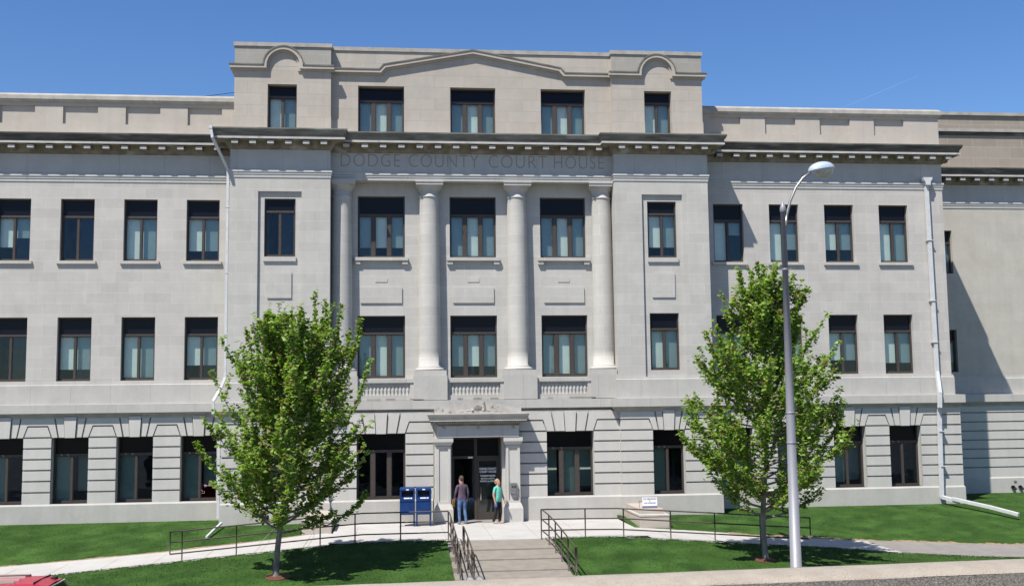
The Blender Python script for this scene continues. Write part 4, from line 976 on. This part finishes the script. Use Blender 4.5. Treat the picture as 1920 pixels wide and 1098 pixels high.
def tree(x, y, env, seed, lean, lab, nleaf, extra):
    R = random.Random(seed); z0 = ground_z(x, y)-.03; H = env[-1][0]
    root = empty('maple_tree', (x, y, z0)); tag(root, lab, 'tree', 'young maple trees on the front lawn')
    tr = M(); ax = lambda h: Vector((x+lean[0]*h/H+.06*math.sin(h*1.3+seed), y+lean[1]*h/H+.05*math.sin(h*1.7), z0+h))
    hs = [0, .08, .3, .8, 1.3]+[1.3+(H*.93-1.3)*i/10 for i in range(1, 11)]
    rad = [.125, .10, .088, .082, .08]+[.078*(1-i/10.5) +.006 for i in range(1, 11)]
    tr.tube([ax(h) for h in hs], rad, BARK, 10)
    lv = []; 
    br = M()
    nb = 84
    for i in range(nb):
        t = i/nb; h0 = 1.25+(H*.80-1.25)*t**.92
        az = i*2.39996+R.uniform(-.35, .35)
        hr = h0+(1.0+1.0*t)*R.uniform(.45, 1.5)       # height where the tip ends
        hr = min(hr, H*.985)
        rr = interp(env, hr)*(R.uniform(.5, 1.05) if i % 2 else R.uniform(.88, 1.06))
        tip = ax(hr)+Vector((math.cos(az)*rr, math.sin(az)*rr, 0)); st = ax(h0)
        mid = st.lerp(tip, .5)+Vector((math.cos(az)*.22*rr, math.sin(az)*.22*rr, -.22*(hr-h0)))
        pts = [st*(1-s)**2+mid*2*s*(1-s)+tip*s*s for s in [j/8 for j in range(9)]]
        br.tube(pts, [.030*(1-j/9)*(1.2-t*.6)+.004 for j in range(9)], BARK, 5, False)
        ln = (tip-st).length
        lv += [(pts[j].lerp(pts[j+1], R.random()), .12, 1.0) for j in range(2, 8) for _ in range(int(6*ln)+4)]
        for s in range(R.randint(6, 9)):
            j = R.randint(2, 7); b = pts[j]; d = (pts[j+1]-pts[j]).normalized()
            side = Vector((R.gauss(0, 1), R.gauss(0, 1), R.gauss(0, .35))).normalized()
            d2 = (d*.6+side*.55+Vector((0, 0, .62+.25*t))).normalized(); l2 = R.uniform(.45, 1.15)*(.6+.35*min(1, ln/2))
            e2 = b+d2*l2; br.tube([b, b.lerp(e2, .5)+Vector((0, 0, -.03)), e2], [.010, .007, .004], BARK, 4, False)
            lv += [(b.lerp(e2, R.uniform(.1, 1.05)), .082, 1.0) for _ in range(int(34*l2)+7)]
    # long upright leader shoots that break the outline
    for (dx, dy, ht, hb) in extra:
        b = ax(hb)+Vector((dx*.5, dy*.5, 0)); e2 = Vector((x+dx, y+dy, z0+ht)); mid = b.lerp(e2, .55)+Vector((dx*.12, 0, -.1))
        pts = [b*(1-s)**2+mid*2*s*(1-s)+e2*s*s for s in [j/7 for j in range(8)]]
        br.tube(pts, [.016*(1-j/8)+.003 for j in range(8)], BARK, 5, False)
        lv += [(pts[j].lerp(pts[j+1], R.random()), .075, .95) for j in range(1, 7) for _ in range(34)]
    tr.build('trunk', root); br.build('branches', root)
    R.shuffle(lv); lv = lv[:nleaf] if len(lv) > nleaf else lv
    V = []; Fc = []; mi = []
    for p, sp_, s in lv:
        c = p+Vector((R.gauss(0, sp_*.62), R.gauss(0, sp_*.62), R.gauss(0, sp_*.5)))
        L_ = R.uniform(.085, .15)*s; W_ = L_*R.uniform(.75, 1.0)
        a = R.uniform(0, 6.283); d = Vector((math.cos(a), math.sin(a), R.uniform(-.85, .15))).normalized()
        sd = d.cross(Vector((R.gauss(0, .45), R.gauss(0, .45), 1))).normalized(); n = sd.cross(d)
        b = len(V); k2 = L_*.16
        V += [c-d*L_*.5, c-sd*W_*.5-n*k2+d*L_*.02, c-sd*W_*.30+d*L_*.38-n*k2*.6, c+d*L_*.55, c+sd*W_*.30+d*L_*.38-n*k2*.6, c+sd*W_*.5-n*k2+d*L_*.02]
        Fc += [(b, b+3, b+2, b+1), (b, b+5, b+4, b+3)]; q = 1 if R.random() < .17 else 0; mi += [q, q]
    me = bpy.data.meshes.new('crown'); me.from_pydata([tuple(v-Vector((x, y, z0))) for v in V], [], Fc); me.materials.append(LEAF); me.materials.append(LEAF2)
    me.polygons.foreach_set('material_index', mi); me.update()
    o = bpy.data.objects.new('crown', me); COL.objects.link(o); o.parent = root
    print('leaves', len(lv))
    # mulch ring
    k = M(); n = 26; ring = [(x+(.30+.16*R.random())*math.cos(2*math.pi*i/n), y+(.28+.14*R.random())*math.sin(2*math.pi*i/n)) for i in range(n)]
    k.add([(a, b, ground_z(a, b)+.012) for a, b in ring]+[(x, y, z0+.10)], [(i, (i+1) % n, n) for i in range(n)], MULCH)
    tag(k.build('mulch_ring'), kind='structure')
tree(-6.42, -10.5, [(0, .6), (1.2, .7), (1.7, 1.5), (2.4, 1.9), (3.4, 2.12), (4.4, 2.1), (5.4, 1.95), (6.4, 1.65), (7.0, 1.4), (7.4, 1.0)], 4, (.45, .1),
     'broad young maple with many upright shoots, left of the entrance steps', 42000,
     [(1.0, .1, 8.2, 6.0), (-.55, 0, 7.4, 5.6), (.25, -.2, 7.5, 5.8), (1.75, .1, 7.8, 5.2), (2.35, 0, 7.4, 4.8), (2.6, -.2, 6.2, 3.9), (-1.0, .2, 7.2, 5.0), (-.75, -.2, 7.3, 5.0), (1.4, 0, 7.6, 5.4), (.6, .2, 7.7, 5.8), (-2.35, .1, 3.9, 2.4), (2.5, .1, 2.35, 1.4), (2.0, .2, 7.1, 4.6), (2.1, -.3, 6.6, 4.2), (1.3, .3, 8.0, 5.8), (-.3, .1, 7.6, 5.8)])
tree(8.05, -10.1, [(0, .6), (1.3, .8), (1.9, 1.9), (2.8, 2.45), (3.6, 2.6), (5.1, 2.35), (6.0, 2.1), (6.7, 1.85), (7.4, 1.35), (8.1, .95), (8.6, .5)], 9, (.35, .1),
     'tall pointed young maple standing behind the lamp post', 44000,
     [(-.55, 0, 8.9, 6.9), (.1, .1, 9.1, 7.2), (.6, 0, 8.95, 7.0), (1.3, -.1, 8.3, 6.2), (-1.6, .1, 7.0, 5.0), (.35, .2, 9.0, 7.2), (-.2, -.2, 8.8, 7.0), (1.0, .1, 8.7, 6.8), (2.6, 0, 4.4, 3.0), (-2.5, .1, 3.9, 2.6), (2.2, .2, 6.2, 4.4)])

# ================================================================== GRASS
Rg = np.random.RandomState(2)
V = []; Fg = []; n = 0
def scatter(cnt, x0, x1, test):
    global n
    xs = Rg.uniform(x0, x1, cnt); us = Rg.uniform(0, 1, cnt)
    for x, u_ in zip(xs, us):
        y = test(x, u_)
        if y is None: continue
        z = ground_z(x, y); a = Rg.uniform(0, 6.28); h = Rg.uniform(.012, .036); w_ = .010; dx, dy = math.cos(a)*w_, math.sin(a)*w_; lx, ly = Rg.normal(0, .02), Rg.normal(0, .02)
        V.extend([(x-dx, y-dy, z), (x+dx, y+dy, z), (x+lx, y+ly, z+h)]); Fg.append((n, n+1, n+2)); n += 3
scatter(26000, -17, -1.45, lambda x, u_: interp(Fp, x)+jit(x)+u_*(YS-interp(Fp, x)))
scatter(24000, 2.2, 20, lambda x, u_: interp(Fp, x)+jit(x)+u_*(YS-interp(Fp, x)))
scatter(12000, -20, -6.3, lambda x, u_: interp(Bp, x)+jit(x)+u_*(-.25-interp(Bp, x)))
scatter(14000, 6.7, 28, lambda x, u_: interp(Bp, x)+jit(x)+u_*((-.25 if x < 19.8 else FW-.3)-interp(Bp, x)))
# denser fringe where lawn meets paving
scatter(5000, -17, -1.45, lambda x, u_: interp(Fp, x)+jit(x)-u_*.12+.03)
scatter(5000, 2.2, 17, lambda x, u_: interp(Fp, x)+jit(x)-u_*.12+.03)
me = bpy.data.meshes.new('grass'); me.from_pydata(V, [], Fg); me.materials.append(noisy('grass_blade', (.048, .105, .021), (.032, .075, .015), scale=1.5, bump=0, spec=.2, stain=((.10, .16, .045), 2.5, .55, .8)))
o = bpy.data.objects.new('grass', me); COL.objects.link(o); tag(o, 'short mown green grass on the lawns round the paths', 'grass', kind='stuff')

# ================================================================== PEOPLE
def skin_body(name, verts, edges, radii, labels, mats, parent, root=0, sub=1, hem=.9):
    me = bpy.data.meshes.new(name); me.from_pydata(verts, edges, []); o = bpy.data.objects.new(name, me); COL.objects.link(o)
    md = o.modifiers.new('s', 'SKIN'); md.use_smooth_shade = True
    for i, v in enumerate(me.skin_vertices[0].data):
        rr = radii[i]; v.radius = rr if isinstance(rr, tuple) else (rr, rr); v.use_root = (i == root)
    sb = o.modifiers.new('d', 'SUBSURF'); sb.levels = sub+1; sb.render_levels = sub+1
    dg = bpy.context.evaluated_depsgraph_get(); dg.update(); nm = bpy.data.meshes.new_from_object(o.evaluated_get(dg)); bpy.data.objects.remove(o)
    nm.materials.clear()
    for m in mats: nm.materials.append(m)
    mr = [max(q) if isinstance(q, tuple) else q for q in radii]; segs = [(Vector(verts[a]), Vector(verts[b]), labels[i], mr[a], mr[b]) for i, (a, b) in enumerate(edges)]
    for p in nm.polygons:
        c = p.center; best = 1e9; lb = 0
        for a, b, l, ra, rb in segs:
            ab = b-a; t = max(0, min(1, (c-a).dot(ab)/max(1e-9, ab.length_squared))); d = (c-(a+ab*t)).length-(ra+(rb-ra)*t)*.8
            if d < best: best = d; lb = l
        if lb in (1, 2) and abs(c.x) < .19: lb = 1 if c.z > hem else 2
        p.material_index = lb; p.use_smooth = True
    o = bpy.data.objects.new(name, nm); COL.objects.link(o); o.parent = parent
    return o
SKIN = noisy('skin', (.50, .27, .19), (.46, .24, .165), scale=20, bump=0, rough=.55)
def person(loc, rz, H, J, mats, lab, hair_mat, hair_geo, female):
    """J: joint table in body frame (x = body right to left, y = forward), metres for height H"""
    root = empty('person', loc); root.rotation_euler.z = rz; tag(root, lab, 'person')
    names = list(J['v'].keys()); V = [J['v'][n][0] for n in names]; Rr = [J['v'][n][1] for n in names]
    E = [(names.index(a), names.index(b)) for a, b, _ in J['e']]; Lb = [l for _, _, l in J['e']]
    skin_body('body', V, E, Rr, Lb, mats, root, root=names.index('pelvis'), hem=.80 if female else .90)
    h = M(); hair_geo(h); h.v = [tuple(v) for v in h.v]
    me = bpy.data.meshes.new('hair'); me.from_pydata(h.v, [], h.f); me.materials.append(hair_mat); o = bpy.data.objects.new('hair', me); COL.objects.link(o); o.parent = root
    for p in me.polygons: p.use_smooth = True
    return root
def hand(v, e, pre, wrist, d, side, curl, lab=0):
    """palm plus four fingers and a thumb hanging along d"""
    d = Vector(d).normalized(); w_ = Vector(wrist); s = Vector(side).normalized(); nrm = d.cross(s).normalized()*curl
    pal = w_+d*.05; v[pre+'palm'] = (tuple(pal), (.030, .020)); e.append((pre+'wrist', pre+'palm', lab))
    for i, ln in enumerate((.072, .082, .076, .06)):
        off = s*(.030-.020*i); k0 = w_+d*.095+off; k1 = k0+d*ln*.5+nrm*.012; k2 = k1+d*ln*.38+nrm*.028
        v[pre+'f%da' % i] = (tuple(k0), .010); v[pre+'f%db' % i] = (tuple(k1), .0085); v[pre+'f%dc' % i] = (tuple(k2), .007)
        e += [(pre+'palm', pre+'f%da' % i, lab), (pre+'f%da' % i, pre+'f%db' % i, lab), (pre+'f%db' % i, pre+'f%dc' % i, lab)]
    t0 = w_+d*.035+s*.035; t1 = t0+d*.035+s*.02+nrm*.01; v[pre+'ta'] = (tuple(t0), .011); v[pre+'tb'] = (tuple(t1), .009)
    e += [(pre+'palm', pre+'ta', lab), (pre+'ta', pre+'tb', lab)]
def base_body(fem, armL, armR, legs, k, head=(0, 0)):
    v = {}; e = []
    sw = .185 if not fem else .19; hw = .09 if not fem else .095
    v['pelvis'] = ((0, 0, .94), (.155, .115) if not fem else (.19, .155))
    v['waist'] = ((0, .01, 1.08), (.15, .11) if not fem else (.185, .155)); v['chest'] = ((0, .0, 1.27), (.165, .115) if not fem else (.20, .165))
    v['upper'] = ((0, -.01, 1.40), (.12, .085)); v['neck'] = ((0, 0.005, 1.475), .058); v['jaw'] = ((head[0]*.4, .02+head[1]*.4, 1.565), (.062, .07)); v['skull'] = ((head[0], .005+head[1], 1.665), (.076, .092)); v['crown'] = ((head[0], -.005+head[1], 1.735), (.055, .065))
    v['nose'] = ((head[0]*.6, .105+head[1], 1.625), .012)
    e += [('pelvis', 'waist', 1), ('waist', 'chest', 1), ('chest', 'upper', 1), ('upper', 'neck', 1), ('neck', 'jaw', 0), ('jaw', 'skull', 0), ('skull', 'crown', 0), ('jaw', 'nose', 0)]
    for pre, s, A in (('l', -1, armL), ('r', 1, armR)):
        v[pre+'sh'] = ((s*sw, 0, 1.415), .062); v[pre+'el'] = (A[0], .045); v[pre+'cuff'] = (A[3], A[4]); v[pre+'wrist'] = (A[1], .028)
        e += [('upper', pre+'sh', 1)]
        if A[5] == 'short':    # sleeve ends above the elbow
            mid = tuple((Vector((s*sw, 0, 1.415))*.42+Vector(A[0])*.58)); v[pre+'slv'] = (mid, .058)
            e += [(pre+'sh', pre+'slv', 1), (pre+'slv', pre+'el', 0), (pre+'el', pre+'cuff', 0), (pre+'cuff', pre+'wrist', 0)]
        else: e += [(pre+'sh', pre+'el', 1), (pre+'el', pre+'cuff', 1), (pre+'cuff', pre+'wrist', 0)]
        hand(v, e, pre, A[1], A[2], (0, 1, 0), -s)
    for pre, s, Lg in (('l', -1, legs[0]), ('r', 1, legs[1])):
        v[pre+'hip'] = ((s*hw, 0, .88), .098 if not fem else .105); v[pre+'kn'] = (Lg[0], .066 if not fem else .078); v[pre+'calf'] = (tuple(Vector(Lg[0]).lerp(Vector(Lg[1]), .35)), .064 if not fem else .074); v[pre+'an'] = (Lg[1], .052 if not fem else .062)
        v[pre+'heel'] = ((Lg[1][0], Lg[1][1]-.02, .045), .042); t = Vector(Lg[2]); v[pre+'ball'] = ((Lg[1][0]+t.x*.14, Lg[1][1]+t.y*.14, .04), (.045, .032)); v[pre+'toe'] = ((Lg[1][0]+t.x*.20, Lg[1][1]+t.y*.20, .03), (.034, .024))
        e += [('pelvis', pre+'hip', 2), (pre+'hip', pre+'kn', 2), (pre+'kn', pre+'calf', 2), (pre+'calf', pre+'an', 2), (pre+'an', pre+'heel', 3), (pre+'heel', pre+'ball', 3), (pre+'ball', pre+'toe', 3)]
    v = {n: (tuple(c*k for c in p), (tuple(a*k for a in rr) if isinstance(rr, tuple) else rr*k)) for n, (p, rr) in v.items()}
    return {'v': v, 'e': e}
shirt = noisy('plum_shirt_cloth', (.125, .085, .115), (.09, .065, .10), scale=25, bump=.3); jeans = noisy('blue_denim', (.13, .22, .40), (.07, .12, .24), scale=9, bump=.3)
shoe = mat('grey_shoe', (.2, .2, .2), .7); HB = noisy('grey_brown_hair', (.11, .075, .055), (.07, .05, .04), scale=40); HBl = noisy('blonde_hair', (.42, .29, .17), (.27, .17, .09), scale=30)
k = 1.0
J = base_body(False, ((-.25, .03, 1.13), (-.22, .19, .95), (.0, .35, -1), (-.225, .17, .985), .036, 'long'), ((.24, -.03, 1.13), (.23, .07, .90), (0, .2, -1), (.232, .065, .93), .036, 'long'),
     [((-.10, .03, .50), (-.10, -.01, .10), (0, 1, 0)), ((.12, .02, .50), (.15, -.03, .10), (.1, 1, 0))], .985, (-.02, .02))
def hair_m(h): h.ellipsoid((-.02, -.012, 1.665), .084, .098, .105, HB, 14, 10)
pm_ = person((-.62, -2.05, .15), R_(20), 1.78, J, [SKIN, shirt, jeans, shoe], 'man in plum shirt and blue jeans walking into the doorway with an envelope', HB, hair_m, False)
k = M(); k.box(-.30, -.17, .235, .245, .62, .90, mat('manila_paper', (.55, .30, .08), .7), rz=.5)
ev = k.build('envelope'); ev.location = (-.62, -2.05, .15); ev.rotation_euler.z = R_(20); tag(ev, 'folded tan envelope held in the left hand of the man in jeans', 'envelope')
teal = noisy('mint_tshirt_cloth', (.16, .52, .42), (.12, .44, .35), scale=20, bump=.3); blk = noisy('black_trouser_cloth', (.018, .016, .018), (.026, .023, .024), scale=20, bump=.3)
sand = mat('pale_shoe', (.35, .26, .24), .6)
J = base_body(True, ((-.27, .02, 1.14), (-.26, .15, .91), (0, .25, -1), (-.262, .12, .94), .036, 'short'), ((.27, -.01, 1.13), (.27, .07, .88), (0, .15, -1), (.27, .06, .92), .036, 'short'),
     [((-.10, .06, .49), (-.09, .02, .10), (0, 1, 0)), ((.10, -.01, .49), (.10, -.14, .10), (0, 1, 0))], .915, (0, .02))
def hair_w(h):
    h.ellipsoid((0, -.018, 1.66*.915), .088, .098, .110, HBl, 14, 10)
    for i in range(16):
        a = i*2.4; h.ellipsoid((.075*math.cos(a), -.03+.075*math.sin(a)*.9, (1.60+.01*(i % 8)*1.6)*.915), .034, .034, .03, HBl, 7, 5)
pw = person((.70, -2.05, .15), R_(-132), 1.63, J, [SKIN, teal, blk, sand], 'woman with short blonde hair in mint t-shirt and black trousers by the door', HBl, hair_w, True)
k = M(); k.box(.22, .25, .03, .14, .62, .78, mat('blue_pouch', (.05, .09, .28), .6)); bg_ = k.build('purse'); bg_.location = (.70, -2.05, .15); bg_.rotation_euler.z = R_(-132); tag(bg_, 'small blue purse hanging from the far hand of the woman', 'purse')
